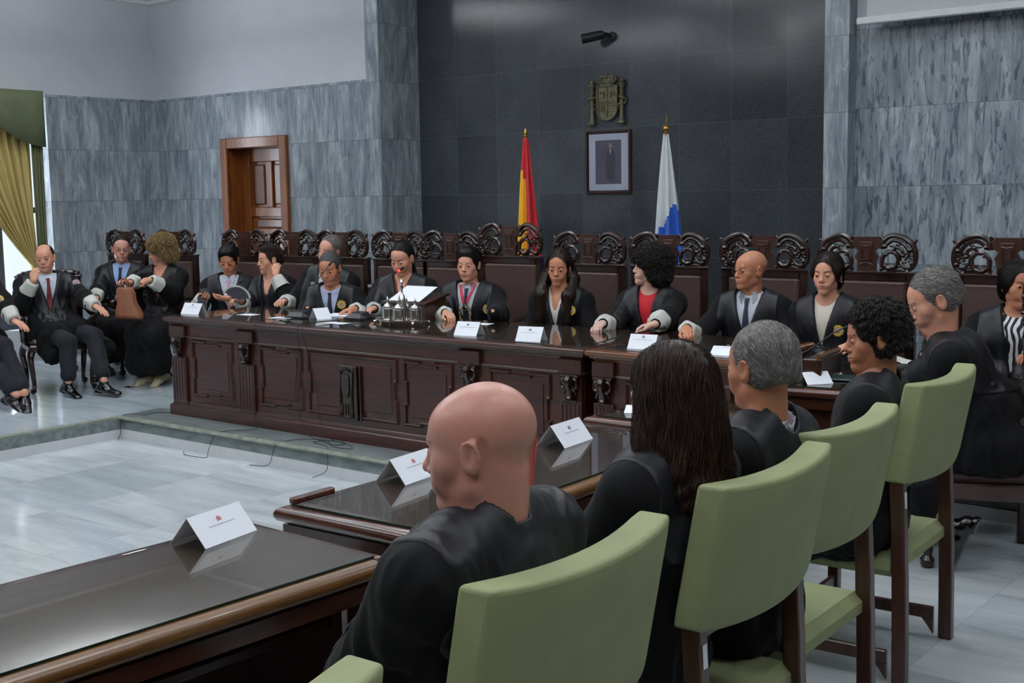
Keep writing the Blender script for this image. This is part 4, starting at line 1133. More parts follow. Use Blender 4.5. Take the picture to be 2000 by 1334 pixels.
# ------------------------------------------------------------------ heads
def head_mesh(h, res, neck_l):
    """h: dict of proportions; head frame: origin between the ears, face to -y"""
    w = h.get('w', 1.); jw = h.get('jaw', 1.); fat = h.get('fat', 0.); ns = h.get('nose', 1.); fem = h.get('fem', 0)
    F = Field((-.10, -.135, -.24), (.10, .13, .135), res)
    F.ell((0, .018, .036), (.073 * w, .094, .084), k=0)
    F.ell((0, -.022, -.012), (.063 * w, .070, .088), k=.03)
    F.ell((0, -.035, .045), (.056 * w, .050, .045), k=.03)
    F.cap((0, -.070, -.094), (.042 * w * jw, -.006, -.062), .018 + fat * .5, .022, k=.025)
    F.cap((0, -.070, -.094), (-.042 * w * jw, -.006, -.062), .018 + fat * .5, .022, k=.025)
    F.ell((0, -.045, -.070), (.042 * jw, .036, .034), k=.025)
    for s in (-1, 1):
        F.ell((s * .040 * w, -.056, -.020), .023 + fat, k=.022)
        F.ell((s * .030, -.070, -.050), .017 + fat, k=.02)
    F.cap((-.028, -.078, .026), (.028, -.078, .026), .0115 - .003 * fem, k=.014)
    for s in (-1, 1): F.ell((s * .031, -.0955, .004), (.0165, .013, .0125), k=.011, op='sub')
    F.cap((0, -.084, .018), (0, -.103 - .005 * (ns - 1), -.020), .0075, .0100 * ns, k=.011)
    F.ell((0, -.106 - .008 * (ns - 1), -.026), (.0115 * ns, .0115, .010), k=.007)
    for s in (-1, 1):
        F.ell((s * .0125 * ns, -.096, -.031), (.0075, .009, .0075), k=.006)
        F.ell((s * .006, -.104, -.0375), .0034, k=.003, op='sub')
        F.ell((s * .031, -.0795, .003), (.0142, .0135, .0138), k=.004)
        F.ell((s * .0315, -.0935, .0008 - h.get('lid', 0)), (.0118, .008, .0033 - h.get('lid', 0) * .6), k=.002, op='sub')
    F.ell((0, -.0885, -.060), (.026, .014, .020), k=.012)
    F.cap((-.019, -.090, -.0575), (0, -.1005, -.0545), .0042, .0055, k=.005); F.cap((.019, -.090, -.0575), (0, -.1005, -.0545), .0042, .0055, k=.005)
    F.cap((-.016, -.091, -.0655), (0, -.0985, -.0675), .0048, .0065, k=.005); F.cap((.016, -.091, -.0655), (0, -.0985, -.0675), .0048, .0065, k=.005)
    F.cap((-.022, -.0965, -.0600), (.022, -.0965, -.0600), .0022, k=.003, op='sub')
    F.ell((0, -.0815, -.094), (.019, .015, .014), k=.014)
    for s in (-1, 1):
        R = Euler((D2R(-8), 0, s * D2R(22))).to_matrix()
        F.ell((s * .079 * w, .010, -.004), (.0095, .0200, .0320), R=R, k=.006)
        F.ell((s * .074 * w, .003, -.022), (.009, .012, .014), k=.007)
        F.ell((s * .0905 * w, .006, -.001), (.0065, .0110, .0190), R=R, k=.004, op='sub')
        F.ell((s * .073 * w, .030, -.002), (.009, .011, .03), k=.006, op='sub')
    nw = h.get('neckw', 1.)
    a = np.array((0, .022, -.045)); b = np.array(neck_l, float)
    F.cap(a, b, (.050 + fat * .6) * nw, (.056 + fat * .6) * nw, k=.022)
    if fat > .003: F.ell((0, -.045, -.105), (.04, .035, .022), k=.025)
    if h.get('rolls'):
        for zz in (-.075, -.098): F.cap((-.034, .066, zz), (.034, .066, zz), .0125, k=.012)
    for s in (-1, 1):
        pr = [(s * (.082 + .004 * math.sin(q)) * w, .004 + .0165 * math.cos(q) + .004, -.002 + .027 * math.sin(q)) for q in np.linspace(-1.9, 2.6, 9)]
        for a_, b_ in zip(pr[:-1], pr[1:]): F.cap(a_, b_, .0032, k=.003)
    v, f = F.mesh()
    fc = v[f].mean(1)
    mi = np.zeros(len(f), int)
    lip = (np.abs(fc[:, 0]) < .0215) & (fc[:, 1] < -.086) & (fc[:, 2] > -.0725) & (fc[:, 2] < -.0505 - .00 * np.abs(fc[:, 0])) & ((np.abs(fc[:, 0]) / .0225) ** 2 + ((fc[:, 2] + .061) / (.0112 if fem else .0078)) ** 2 < 1)
    mi[lip] = 1
    parts = [(v, f, mi)]
    cl = h.get('closed', 0)
    for s in (-1, 1):
        ev, ef = sphere_geo((s * .0312, -.0800, .0025), .0126, 16)
        c = ev[ef].mean(1); m = np.full(len(ef), 2)
        gx, gz = h.get('gaze', (0, 0))
        ir = np.hypot(c[:, 0] - s * .0312 - gx * .005, c[:, 2] - .0020 - gz * .003) < .0074
        m[ir & (c[:, 1] < -.08)] = 3
        if not cl: parts.append((ev, ef, m))
        else: parts.append((ev * 1, ef, np.zeros(len(ef), int)))
    return join(parts)

def sdf_hair(h, res, style):
    """closed hair volume in the head frame"""
    w = h.get('w', 1.)
    F = Field((-.21, -.15 if style != 'longback' else -.24, -.42 if style in ('long', 'longback') else -.2), (.21, .2, .19), res)
    def cut_face(fw=.066, top=.062, dy=0, k=.008, low=-.09):
        F.ell((0, -.105 + dy, -.03), (fw, .075, .03 + top), k=k, op='sub')
        F.cap((0, -.07 + dy, -.03), (0, -.02, -.17), .075, .085, k=k, op='sub')
    def ears(r=.022, y=.004):
        for s in (-1, 1): F.ell((s * .092, y, -.008), (.035, r, .038), k=.006, op='sub')
    if style in ('short', 'shortthick', 'quiff', 'crop', 'shorttop'):
        t = {'short': .009, 'crop': .005, 'shortthick': .014, 'quiff': .012, 'shorttop': .01}[style]
        F.ell((0, .020, .038), (.074 * w + t, .094 + t, .085 + t), k=0)
        F.ell((0, .035, -.01), (.066 * w + t, .078 + t, .068), k=.02)
        if style == 'quiff': F.ell((0, -.048, .105), (.05, .04, .026), k=.025)
        if style == 'shortthick': F.ell((.0, -.03, .1), (.062, .05, .034), k=.03)
        if style == 'shorttop': F.ell((.01, -.02, .104), (.058, .06, .026), k=.03)
        cut_face(.07, h.get('hairline', .088)); ears(.021)
        F.plane((0, .02, -.062), (0, .28, -1))
    elif style == 'balding':
        F.ell((0, .020, .036), (.0775 * w, .098, .088), k=0); F.ell((0, .035, -.01), (.071 * w, .082, .066), k=.02)
        F.ell((0, -.06, .09), (.062, .13, .075), k=.01, op='sub'); cut_face(.078, .1); ears()
        F.plane((0, .02, -.06), (0, .28, -1))
    elif style == 'combed':    # receding, combed back
        F.ell((0, .022, .040), (.083 * w, .103, .094), k=0); F.ell((0, .04, -.005), (.075, .08, .07), k=.02)
        F.ell((0, -.10, .03), (.062, .075, .075), k=.008, op='sub'); F.cap((0, -.07, -.03), (0, -.02, -.17), .075, .085, k=.008, op='sub'); ears(.02)
        F.plane((0, .02, -.065), (0, .28, -1))
    elif style == 'bob':       # short full woman's hair to the nape
        F.ell((0, .022, .040), (.093 * w, .108, .098), k=0); F.ell((0, .045, -.03), (.084 * w, .075, .085), k=.03)
        for s in (-1, 1): F.ell((s * .07, -.01, .02), (.025, .05, .05), k=.02)
        cut_face(.064, .082); 
        F.plane((0, .02, -.1), (0, .3, -1))
        if h.get('ear', 1): ears(.02, -.002)
    elif style == 'tied':      # pulled back tightly
        F.ell((0, .022, .040), (.079 * w, .101, .091), k=0); F.ell((0, .04, -.005), (.071, .08, .07), k=.02)
        cut_face(.07, .095); ears(.02)
        F.plane((0, .02, -.07), (0, .28, -1))
        F.cap((.0, .085, .0), (.03, .07, -.16), .035, .02, k=.02)
    elif style == 'tiedlong':  # parted, falling behind one ear to the chest
        F.ell((0, .022, .040), (.081 * w, .103, .092), k=0); F.ell((0, .045, -.02), (.078, .075, .08), k=.02)
        cut_face(.064, .09); ears(.02)
        F.cap((.03, .06, -.02), (.06, .05, -.17), .045, .04, k=.03)
    elif style == 'longdown':
        pass
    elif style in ('curlybob', 'curls'):
        g = h.get('puff', .035)
        F.ell((0, .02, .045), (.076 + g, .098 + g, .088 + g * .8), k=0); F.ell((0, .04, -.05), (.075 + g, .075 + g * .8, .085), k=.03)
        cut_face(.066, .07 if not h.get('high') else .092, -.008 if not h.get('high') else .012); F.cap((0, -.09, -.03), (0, -.08, -.16), .07, .075, k=.008, op='sub')
        if h.get('ear', 0): ears(.024, .0)
        F.plane((0, .02, h.get('hairlow', -.12)), (0, .2, -1))
    elif style == 'long':
        F.ell((0, .022, .042), (.088, .108, .096), k=0)
        F.ell((0, .055, -.06), (.096, .085, .12), k=.04); F.ell((0, .07, -.2), (.115, .065, .14), k=.05)
        for s in (-1, 1): F.cap((s * .075, .0, .0), (s * .118, .02, -.22), .03, .042, k=.03)
        for s in (-1, 1): F.cap((s * .118, .02, -.22), (s * .165, .03, -.31), .045, .026, k=.03)
        cut_face(.064, .082); F.cap((0, -.09, -.05), (0, -.07, -.3), .075, .08, k=.008, op='sub')
    elif style == 'longback':
        F.ell((0, .022, .041), (.083, .104, .093), k=0); F.ell((0, .05, -.04), (.08, .07, .09), k=.03)
        for s, d in ((-1, 1.), (1, .8)):
            F.cap((s * .060, .03, .03), (s * .090, .01, -.085), .036, .046, k=.03); F.cap((s * .090, .01, -.085), (s * .108 * d, -.105, -.17), .046, .044, k=.03); F.cap((s * .108 * d, -.105, -.17), (s * .112 * d, -.148, -.34), .044, .026, k=.03); F.cap((s * .08, .04, -.08), (s * .12 * d, -.02, -.16), .04, .04, k=.03)
        F.cap((0, .08, -.05), (0, .09, -.22), .06, .05, k=.03)
        cut_face(.064, .092); ears(.019, -.002) if h.get('ear', 1) else None
    return F

def strands(v, n, flow, num, L, r, seed, wave=0., wf=60., lift=.004, seg=7, sides=4, filt=None, jit=.25):
    rs = np.random.RandomState(seed)
    idx = np.arange(len(v)); q0 = v - np.array((0, .02, .03)); q0[:, 2] *= (q0[:, 2] > 0); q0 /= np.linalg.norm(q0, axis=1)[:, None] + 1e-9; idx = idx[(n * q0).sum(1) > .55]
    if filt is not None: idx = idx[filt(v)]
    if len(idx) == 0: return np.zeros((0, 3)), np.zeros((0, 4), int)
    idx = rs.choice(idx, num)
    P = v[idx] + n[idx] * rs.uniform(-.002, .0015, (num, 1)); N = n[idx]
    G = flow(P); G /= np.linalg.norm(G, axis=1)[:, None]; G = G + rs.normal(0, jit, P.shape) * .5; G = G - N * (G * N).sum(1)[:, None]
    G /= np.linalg.norm(G, axis=1)[:, None] + 1e-9
    B = np.cross(G, N); B /= np.linalg.norm(B, axis=1)[:, None] + 1e-9
    Ls = L * rs.uniform(.5, 1.2, (num, 1)); ph = rs.uniform(0, 6.28, (num, 1))
    kd = KDTree(len(v))
    for k, q in enumerate(v): kd.insert(q, k)
    kd.balance()
    pts = []; cur = P.copy(); D_ = G.copy()
    for i in range(seg):
        t = i / (seg - 1)
        if i:
            cur = cur + D_ * Ls / (seg - 1)
            j = np.array([kd.find(q)[1] for q in cur]); nj = n[j]; off = ((cur - v[j]) * nj).sum(1)[:, None]
            cur = cur - nj * off + nj * (lift * math.sin(t * 2.6))
            g = flow(cur); g /= np.linalg.norm(g, axis=1)[:, None] + 1e-9
            D_ = D_ * .55 + g * .45; D_ -= nj * (D_ * nj).sum(1)[:, None]; D_ /= np.linalg.norm(D_, axis=1)[:, None] + 1e-9
        p = cur.copy()
        if wave: p = p + B * wave * np.sin(wf * Ls * t + ph) * min(1, t * 3) + N * wave * .8 * np.cos(wf * Ls * t + ph) * min(1, t * 3) + N * wave * .5
        pts.append(p)
    pts = np.stack(pts, 1)
    T = np.gradient(pts, axis=1); T /= np.linalg.norm(T, axis=2)[:, :, None] + 1e-9
    Nn = np.cross(T, B[:, None, :]); Nn /= np.linalg.norm(Nn, axis=2)[:, :, None] + 1e-9; Bb = np.cross(T, Nn)
    rr = r * (1 - .75 * np.linspace(0, 1, seg) ** 2)[None, :, None, None] * rs.uniform(.7, 1.3, (num, 1, 1, 1))
    a = np.linspace(0, 2 * PI, sides, endpoint=False)
    V = pts[:, :, None, :] + rr * (np.cos(a)[None, None, :, None] * Nn[:, :, None, :] + np.sin(a)[None, None, :, None] * Bb[:, :, None, :])
    V = V.reshape(-1, 3)
    i, j = np.meshgrid(np.arange(seg - 1), np.arange(sides), indexing='ij')
    q = np.stack([i * sides + j, i * sides + (j + 1) % sides, (i + 1) * sides + (j + 1) % sides, (i + 1) * sides + j], -1).reshape(-1, 4)
    F = (q[None] + (np.arange(num) * seg * sides)[:, None, None]).reshape(-1, 4)
    return V, F

SEGQ = lambda st: 36 if st in ('curlybob', 'curls') else 15
def hair_mesh(h, style, res, seed, fine=1.):
    if style == 'bald': return None
    F = sdf_hair(h, res, style); v, f = F.mesh()
    n = vnormals(v, f)
    curly = style in ('curlybob', 'curls')
    if curly:
        d = perlin(v * 55 + seed) * .010 + perlin(v * 110 + seed) * .005
        v = v + n * d[:, None]
    else:
        d = perlin(v * np.array([60, 60, 22]) + seed) * (.0042 if style in ('long', 'longback', 'tiedlong') else .0011)
        if style == 'long': d = d + np.sin(v[:, 2] * 55 + 9 * perlin(v * 7)) * .006 * np.clip((-v[:, 2] - .04) / .15, 0, 1)
        v = v + n * d[:, None]
    n = vnormals(v, f)
    part = h.get('part', 0.)
    def flow(p):
        if style in ('short', 'crop', 'shorttop', 'shortthick', 'combed', 'quiff', 'balding'):
            g = np.stack([p[:, 0] * 2 + .3, np.full(len(p), 1.), -.6 - 6 * np.clip(p[:, 1], 0, 1)], 1)
            if style in ('shorttop',): g[:, 0] += 1.
            return g
        if style in ('tied',): return np.stack([-p[:, 0] * 3, np.ones(len(p)), np.full(len(p), -.5)], 1)
        g = np.stack([np.sign(p[:, 0] - part) * .5 * (p[:, 2] > .06), .35 * (p[:, 2] > -.02), np.full(len(p), -1.)], 1)
        return g
    num = int(h.get('ns', 1700) * fine)
    if curly: s = strands(v, n, lambda p: np.stack([p[:, 0] * 0, .2 + p[:, 1] * 0, -np.ones(len(p))], 1), int(num * 1.5), .05, .0012, seed, h.get('curlr', .006), 190., .006, 10, jit=1.2)
    else:
        L = {'long': .13, 'longback': .1, 'tiedlong': .09, 'bob': .06, 'tied': .06, 'crop': .010, 'balding': .016, 'short': .016, 'shortthick': .024, 'shorttop': .035, 'quiff': .03, 'combed': .05}[style]
        w = {'long': .007, 'longback': .002, 'shortthick': .002, 'bob': .0015}.get(style, .0006)
        s = strands(v, n, flow, num, L, .00065, seed, w, 40., .0012, 6, 3, jit=.12)
    parts = [(v, f, 0)]
    if len(s[1]): parts.append((s[0], s[1], (np.random.RandomState(seed).rand(len(s[1]) // SEGQ(style)) < .35).astype(int).repeat(SEGQ(style))))
    return join(parts)

def brows(h, seed):
    parts = []
    for s in (-1, 1):
        base = np.array([(s * (.013 + .036 * t), -.0928 + .016 * t ** 2 , .0225 + .007 * math.sin(t * 2.4)) for t in np.linspace(0, 1, 8)])
        v, f = tube_geo(base, [.0014, .0022, .0024, .0023, .002, .0017, .0014, .001], 6, False)
        parts.append((v * 1, np.array(f), 0))
    return join(parts)

# ------------------------------------------------------------------ hands
def hand_mesh(wr, d, up, curl, side, res=.004, spread=1., length=.18, thumb=.4, arm=None):
    """wr wrist, d pointing direction, up = back-of-hand normal, side +1 = thumb towards d x up"""
    d = np.array(d, float); d /= np.linalg.norm(d); up = np.array(up, float); up -= d * (up @ d); up /= np.linalg.norm(up)
    sdv = np.cross(d, up) * side; wr = np.array(wr, float); s = length / .18
    lo = wr - .16 * s; hi = wr + .2 * s
    if arm is not None: lo = np.minimum(lo, np.array(arm) - .06); hi = np.maximum(hi, np.array(arm) + .06)
    pts = [wr, wr + d * .2 * s, wr + sdv * .08 * s, wr - sdv * .08 * s, wr + up * .05, wr - up * .16 * s]
    if arm is not None: pts.append(np.array(arm))
    pts = np.array(pts); F = Field(pts.min(0) - .045, pts.max(0) + .045, res)
    P = lambda a, b, c=0: wr + (d * a + sdv * b + up * c) * s
    F.cap(P(.0, 0), P(.03, 0), .023 * s, .025 * s, k=.0, sq=(up, 1.35))
    for b, L in ((.026, .084), (.009, .088), (-.009, .084), (-.026, .076)):
        F.cap(P(.018, b * .6), P(L, b), .0155 * s, .0105 * s, k=.012, sq=(up, 1.25))
    F.cap(P(.02, .012), P(.05, .032), .018 * s, .014 * s, k=.012)
    for i, (b, L0, ln, r) in enumerate(((.027, .084, .072, .0088), (.009, .088, .080, .0090), (-.009, .084, .074, .0086), (-.026, .075, .058, .0076))):
        c = curl[i] if not np.isscalar(curl) else curl
        p = P(L0, b); a = 0; sp = b * .25 * spread
        for kk, fr in enumerate((.45, .32, .25)):
            a += c * (1., 1.15, .8)[kk]
            q = p + (d * math.cos(a) - up * math.sin(a) + sdv * sp * (3 if kk == 0 else 1)) * ln * fr * s
            F.cap(p, q, r * s * (1 - .08 * kk), r * s * (.92 - .08 * kk), k=.003); p = q
    t = thumb
    p = P(.035, .03, -.004); q = P(.072, .058 - .02 * t, -.012 - .02 * t); w = P(.105, .062 - .045 * t, -.02 - .03 * t)
    F.cap(p, q, .0125 * s, .0105 * s, k=.008); F.cap(q, w, .0105 * s, .0085 * s, k=.003)
    if arm is not None: F.cap(P(.005, 0), arm, .025 * s, .034, k=.012)
    v, f = F.mesh()
    return v, f

def shoe_mesh(an, d, m='shoe', L=.27, toe_up=0., res=.006, heel=False):
    d = np.array(d, float); d /= np.linalg.norm(d); an = np.array(an, float)
    up = np.array((0, 0, 1.)); up -= d * (up @ d); up /= np.linalg.norm(up); sd = np.cross(d, up)
    P = lambda a, b, c: an + d * a + sd * b + up * c
    F = Field(an - .3, an + .3, res)
    F.cap(P(-.05, 0, -.065), P(.04, 0, -.06), .035, .036, k=.0, sq=(up, 1.0))
    F.cap(P(.04, .0, -.07), P(.17 * L / .27, 0, -.078), .042, .036, k=.03, sq=(up, 1.5))
    F.cap(P(-.02, 0, -.06), P(-.005, 0, -.02), .04, .04, k=.02)
    F.plane(P(0, 0, -.098), -up)
    F.cap(P(-.07, 0, -.105), P(-.045, 0, -.105), .034, .034, k=0.001); F.plane(P(0, 0, -.112), -up)
    F.ell(P(-.002, 0, .03), (.036, .036, .05), k=.004, op='sub')
    return F.mesh()
# ------------------------------------------------------------------ materials for people
def mat_skin(name, c, lipc=None, rough=.5):
    t = NT(name)
    n = t.noise(t.obj(), 9, 3); n2 = t.noise(t.obj(), 60, 3)
    a = tuple(x * .9 for x in c[:3]) + (1,); b = (min(1, c[0] * 1.1), c[1] * .98, c[2] * .95, 1)
    t.col(t.mix(.25, t.ramp(n, [(.35, a), (.65, b)]), t.ramp(n2, [(.4, tuple(x * .88 for x in c[:3]) + (1,)), (.6, c)])))
    t.set(Roughness=rough, Subsurface_Weight=.12, Subsurface_Radius=(.01, .004, .002), Subsurface_Scale=1.)
    t.bump(t.noise(t.obj(), 260, 2), .12, .001)
    return t.mat
SK = {'fair': mat_skin('fair_skin', hexc(214, 158, 132)), 'ruddy': mat_skin('ruddy_skin', hexc(204, 150, 134), rough=.34),
      'tan': mat_skin('tan_skin', hexc(196, 136, 104)), 'olive': mat_skin('olive_skin', hexc(184, 126, 96)), 'pale': mat_skin('pale_skin', hexc(214, 176, 160))}
M['lip'] = simple('lip', hexc(176, 112, 100), .5, var=.05); M['sclera'] = simple('eye_white', hexc(176, 168, 160), .35, var=.02); M['iris'] = simple('dark_iris', hexc(38, 26, 20), .15, var=.05)
def hairm(n, c, c2): return [simple(n, c, .42, var=.3, nscale=40, spec=.35), simple(n + '_strand', c2, .38, var=.2, nscale=30, spec=.4)]
HM = {'black': hairm('black_hair', hexc(22, 19, 18), hexc(44, 38, 35)), 'brown': hairm('dark_brown_hair', hexc(36, 25, 20), hexc(70, 50, 38)),
      'chest': hairm('chestnut_hair', hexc(42, 27, 22), hexc(84, 55, 42)), 'grey': hairm('grey_hair', hexc(96, 96, 98), hexc(156, 154, 152)),
      'salt': hairm('salt_and_pepper_hair', hexc(104, 101, 99), hexc(190, 185, 178)), 'dkgrey': hairm('dark_grey_hair', hexc(70, 70, 72), hexc(128, 126, 124)),
      'blond': hairm('dark_blond_hair', hexc(128, 104, 66), hexc(190, 166, 116))}
def mat_lace():
    t = NT('white_lace'); v = t.node('ShaderNodeTexVoronoi', i_Scale=150.); t.l.new(t.obj(), v.inputs['Vector'])
    c = t.ramp(v.outputs['Distance'], [(.25, hexc(214, 214, 206)), (.6, hexc(186, 187, 180))])
    t.col(c); t.set(Roughness=.85); t.bump(v.outputs['Distance'], .3, .003); return t.mat
M['lace'] = mat_lace()
M['badge'] = simple('gold_badge', hexc(212, 186, 84), .4, .35, var=.2, nscale=80)
M['badgec'] = simple('violet_badge_centre', hexc(160, 140, 150), .5, .1, var=.4, nscale=120)
M['shoe'] = simple('black_patent_leather', hexc(14, 14, 16), .15, coat=.6)
M['navy'] = simple('navy_trousers', hexc(15, 18, 28), .85, var=.15, sheen=.05)
M['lens'] = mat_glass('spectacle_lens', (.97, .97, .97, 1), 1.25)
CL = {}
def cloth(k, c):
    if k not in CL: CL[k] = simple(k, hexc(*c), .7, var=.05, sheen=.15)
    return CL[k]

def ik(a, b, l1, l2, hint):
    a = np.array(a, float); b = np.array(b, float); d = b - a; D = np.linalg.norm(d); D2 = min(D, (l1 + l2) * .998); u = d / D
    x = (l1 * l1 - l2 * l2 + D2 * D2) / (2 * D2); h = math.sqrt(max(0, l1 * l1 - x * x))
    p = np.array(hint, float); p -= u * (p @ u); p /= np.linalg.norm(p) + 1e-9
    return a + u * x + p * h

def person(label, H, yaw, hyaw, pitch=8, roll=0, lean=8, side=0, z0=.172, head={}, hair='short', hc='black', skin='fair', shirt='white', shc=(190, 196, 208), neck='collar', tie=None,
           wr=None, wl=None, hands=None, badge=None, bw=1., res=.010, hres=.003, female=0, legs=None, skirt=.8, vbot=.30, hs=1., shoes=None, trousers=None, cuffs=True, gown=True, seat=.46,
           face=True, seed=1, kneez=.5, vis_hands=(1, 1), gownflat=0., vw=None, neckhole=.064, nlen=.155, fmin=.2):
    if vw is None: vw = .062 if female else .078
    yb = D2R(yaw); fx, fy = math.sin(yb), -math.cos(yb)
    H = np.array(H, float)
    N = H + np.array((-fx * .035, -fy * .035, -nlen * hs))
    Pz = z0 + seat + .09; hN = N[2] - Pz
    sx_, sy_ = math.cos(yb), math.sin(yb)
    base = N[:2] - np.array((fx, fy)) * hN * math.tan(D2R(lean)) - np.array((sx_, sy_)) * hN * math.tan(D2R(side))
    root = thing('person', label, 'person', (base[0], base[1], z0), yb)
    Ti = (Matrix.Translation((base[0], base[1], z0)) @ Matrix.Rotation(yb, 4, 'Z')).inverted()
    def L(p): return np.array(Ti @ Vector(p))
    def LD(d): return np.array((Ti.to_3x3() @ Vector(d)))
    N = L(N); Hl = L(H); P = np.array((0, 0, seat + .09))
    ax = N - P; up = ax / np.linalg.norm(ax)
    back = np.cross(np.array((1., 0, 0)), up) * 1.; back /= np.linalg.norm(back)   # towards +y
    rt = np.cross(back, up); rt /= np.linalg.norm(rt); rt = rt if rt[0] > 0 else -rt
    hk = np.linalg.norm(ax) / .52
    sw = (.178 if not female else .16) * bw
    C = P + ax * .66 + back * .012; W = P + ax * .3 + back * .0
    S = {s: N + rt * s * sw - up * .082 + back * .01 for s in (-1, 1)}
    wrists = {-1: L(wr) if wr is not None else np.array((-.13, -.30, seat + .22)), 1: L(wl) if wl is not None else np.array((.13, -.30, seat + .22))}
    E = {s: ik(S[s], wrists[s], .285, .265, (s * .55, .25, -1)) for s in (-1, 1)}
    for s in (-1, 1):   # clamp wrist to the reach of the arm
        d = wrists[s] - S[s]; D = np.linalg.norm(d)
        if D > .545: wrists[s] = S[s] + d / D * .545
    if legs is None: K = {s: np.array((s * .13, -.43, kneez)) for s in (-1, 1)}; A = {s: np.array((s * .13, -.42, .1)) for s in (-1, 1)}
    else: K = {s: L(legs[i][0]) for i, s in enumerate((-1, 1))}; A = {s: L(legs[i][1]) for i, s in enumerate((-1, 1))}
    b = bw
    def axp(z):   # axis point at height z
        t = (z - P[2]) / max(1e-6, ax[2]); return P[0] + ax[0] * t, P[1] + ax[1] * t
    def torso(F, o, k=.05):
        F.ell(C, (.165 * b + o, .122 * b + o, .20 * hk + o), k=0); F.ell(W, (.155 * b + o, .125 * b + o, .17 * hk + o), k=k); F.ell(P + np.array((0, .0, .02)), (.18 * b + o, .145 * b + o, .13 + o), k=k)
        F.cap(S[-1] - up * .0, S[1], .062 + o, k=k); F.cap(S[-1] * .6 + S[1] * .4 - up * .03 , S[1] * .6 + S[-1] * .4 - up * .03, .085 + o, k=k)
        for s in (-1, 1): F.cap(N + up * .005 + rt * s * .03 + back * .012, S[s] + up * .004, .046 + o, .058 + o, k=.04)
        if female:
            for s in (-1, 1): F.ell(C + rt * s * .068 - back * .085 * b + up * .01, .062 + o, k=.05)
        elif b > 1.05: F.ell(W - back * .05, (.14 * b + o, .13 * b + o, .13 + o), k=.06)
    zv = N[2] - vbot
    def vsub(F, o=0., wk=1., zb=None, extra=0.):
        zb_ = zv if zb is None else zb
        X, Y, Z = np.meshgrid(*[a.astype(np.float32) for a in F.ax], indexing='ij', sparse=True)
        t = (Z - P[2]) / ax[2]; cx = P[0] + ax[0] * t; cy = P[1] + ax[1] * t
        w = (.006 + vw * wk * np.clip((Z - zb_) / (N[2] + .01 - zb_), 0, 1.2)) + extra
        d = np.maximum(np.maximum(np.abs(X - cx) - w, (Y - cy) - (-.0)), np.maximum(zb_ - Z, Z - N[2] - .15))
        B_ = -(d * .9); A_ = F.v; hh_ = np.clip(.5 - .5 * (A_ - B_) / .009, 0, 1); F.v = (A_ * (1 - hh_) + B_ * hh_ + .009 * hh_ * (1 - hh_)).astype(np.float32)
        F.cap(N + up * .014 - back * .002, N + (Hl - N) * 1.15, neckhole + o, neckhole + .008 + o, k=.010, op='sub')
    def folds(v, f, k=1.):
        n = vnormals(v, f)
        t = np.clip((N[2] - .06 - v[:, 2]) / .22, fmin, 1)
        t = t * np.clip((np.linalg.norm(v - N, axis=1) - .075) / .09, .08, 1)
        q = v * np.array([15, 15, 3.6]) + seed * 3.1
        q[:, 0] += perlin(v * 4 + seed) * 1.2
        w = 1 - np.abs(perlin(q)) * 2.2
        d = (w * .011 + perlin(v * np.array([32, 32, 9]) + seed) * .0045) * t
        # radiating creases at the shoulder seam
        return v + n * (d * k)[:, None]
    allp = np.array([C, W, P, N, *S.values(), *E.values(), *wrists.values(), *K.values(), *A.values()])
    lo, hi = allp.min(0) - .22, allp.max(0) + .2; lo[2] = max(lo[2], .0)
    # --- body: head, hands, arms, trunk and legs in one mesh
    hh = dict(head); hh.setdefault('fem', female)
    Rh = Euler((D2R(pitch), D2R(roll), 0)).to_matrix(); Rh = Matrix.Rotation(D2R(hyaw - yaw), 3, 'Z') @ Rh
    Ra = np.array(Rh)
    nl = Ra.T @ ((N - up * .03 + back * .01) - Hl) / hs
    if face: v, f, mi = head_mesh(hh, hres, nl)
    parts = [((v * hs) @ Ra.T + Hl, f, mi)]
    F = Field(np.minimum(lo, P - .25), hi, .02)
    torso(F, -.016)
    for s in (-1, 1):
        F.cap(S[s], E[s], .045, .036, k=.03); F.cap(E[s], wrists[s] - (wrists[s] - E[s]) * .1, .034, .026, k=.01)
        F.cap(P + np.array((s * .09, 0, -.0)), K[s], .075, .05, k=.04); F.cap(K[s], A[s], .048, .034, k=.02)
    F.cap(N - up * .08, N + up * .0, .05, .048, k=.02)
    v, f = F.mesh(); parts.append((v, f, 0))
    if neck in ('round', 'bare', 'vneck'):
        F = Field(N - .24, N + .16, .009); torso(F, -.006); F.cap(N - up * .06 + back * .01, Hl - up * .08 * hs + back * .01, .056, .052, k=.03); F.plane(N - up * .2, -up)
        v, f = F.mesh(); parts.append((v, f, 0))
    hcfg = hands or {}
    for i, s in enumerate((-1, 1)):
        c = hcfg.get('r' if s < 0 else 'l', {})
        fd = wrists[s] - E[s]; fd /= np.linalg.norm(fd)
        d = LD(c['dir']) if 'dir' in c else fd
        u = LD(c['up']) if 'up' in c else np.array((0, 0, 1.))
        if not vis_hands[i]: continue
        v, f = hand_mesh(wrists[s], d, u, c.get('curl', .35), c.get('side', -s) * 1, c.get('res', .004), c.get('spread', 1.), .178 if not female else .162, c.get('thumb', .4), arm=wrists[s] - fd * .09)
        parts.append((v, f, 0))
    v, f, mi = join(parts)
    body = mkobj('body', v, f, [SK[skin], M['lip'], M['sclera'], M['iris']], root, mi, 180)
    # --- hair
    hp = hair_mesh(hh, hair, .0052 if hres > .003 else .0042, seed, 1.0 if hres > .003 else 1.8)
    if hp is not None:
        mkobj('hair', (hp[0] * hs) @ Ra.T + Hl, hp[1], HM[hc], root, hp[2], 180)
    if face:
        bp = brows(hh, seed); mkobj('eyebrows', (bp[0] * hs) @ Ra.T + Hl, bp[1], [HM[hc][0] if hair != 'bald' else simple('sandy_brow', hexc(120, 92, 66), .6)], root, None, 180)
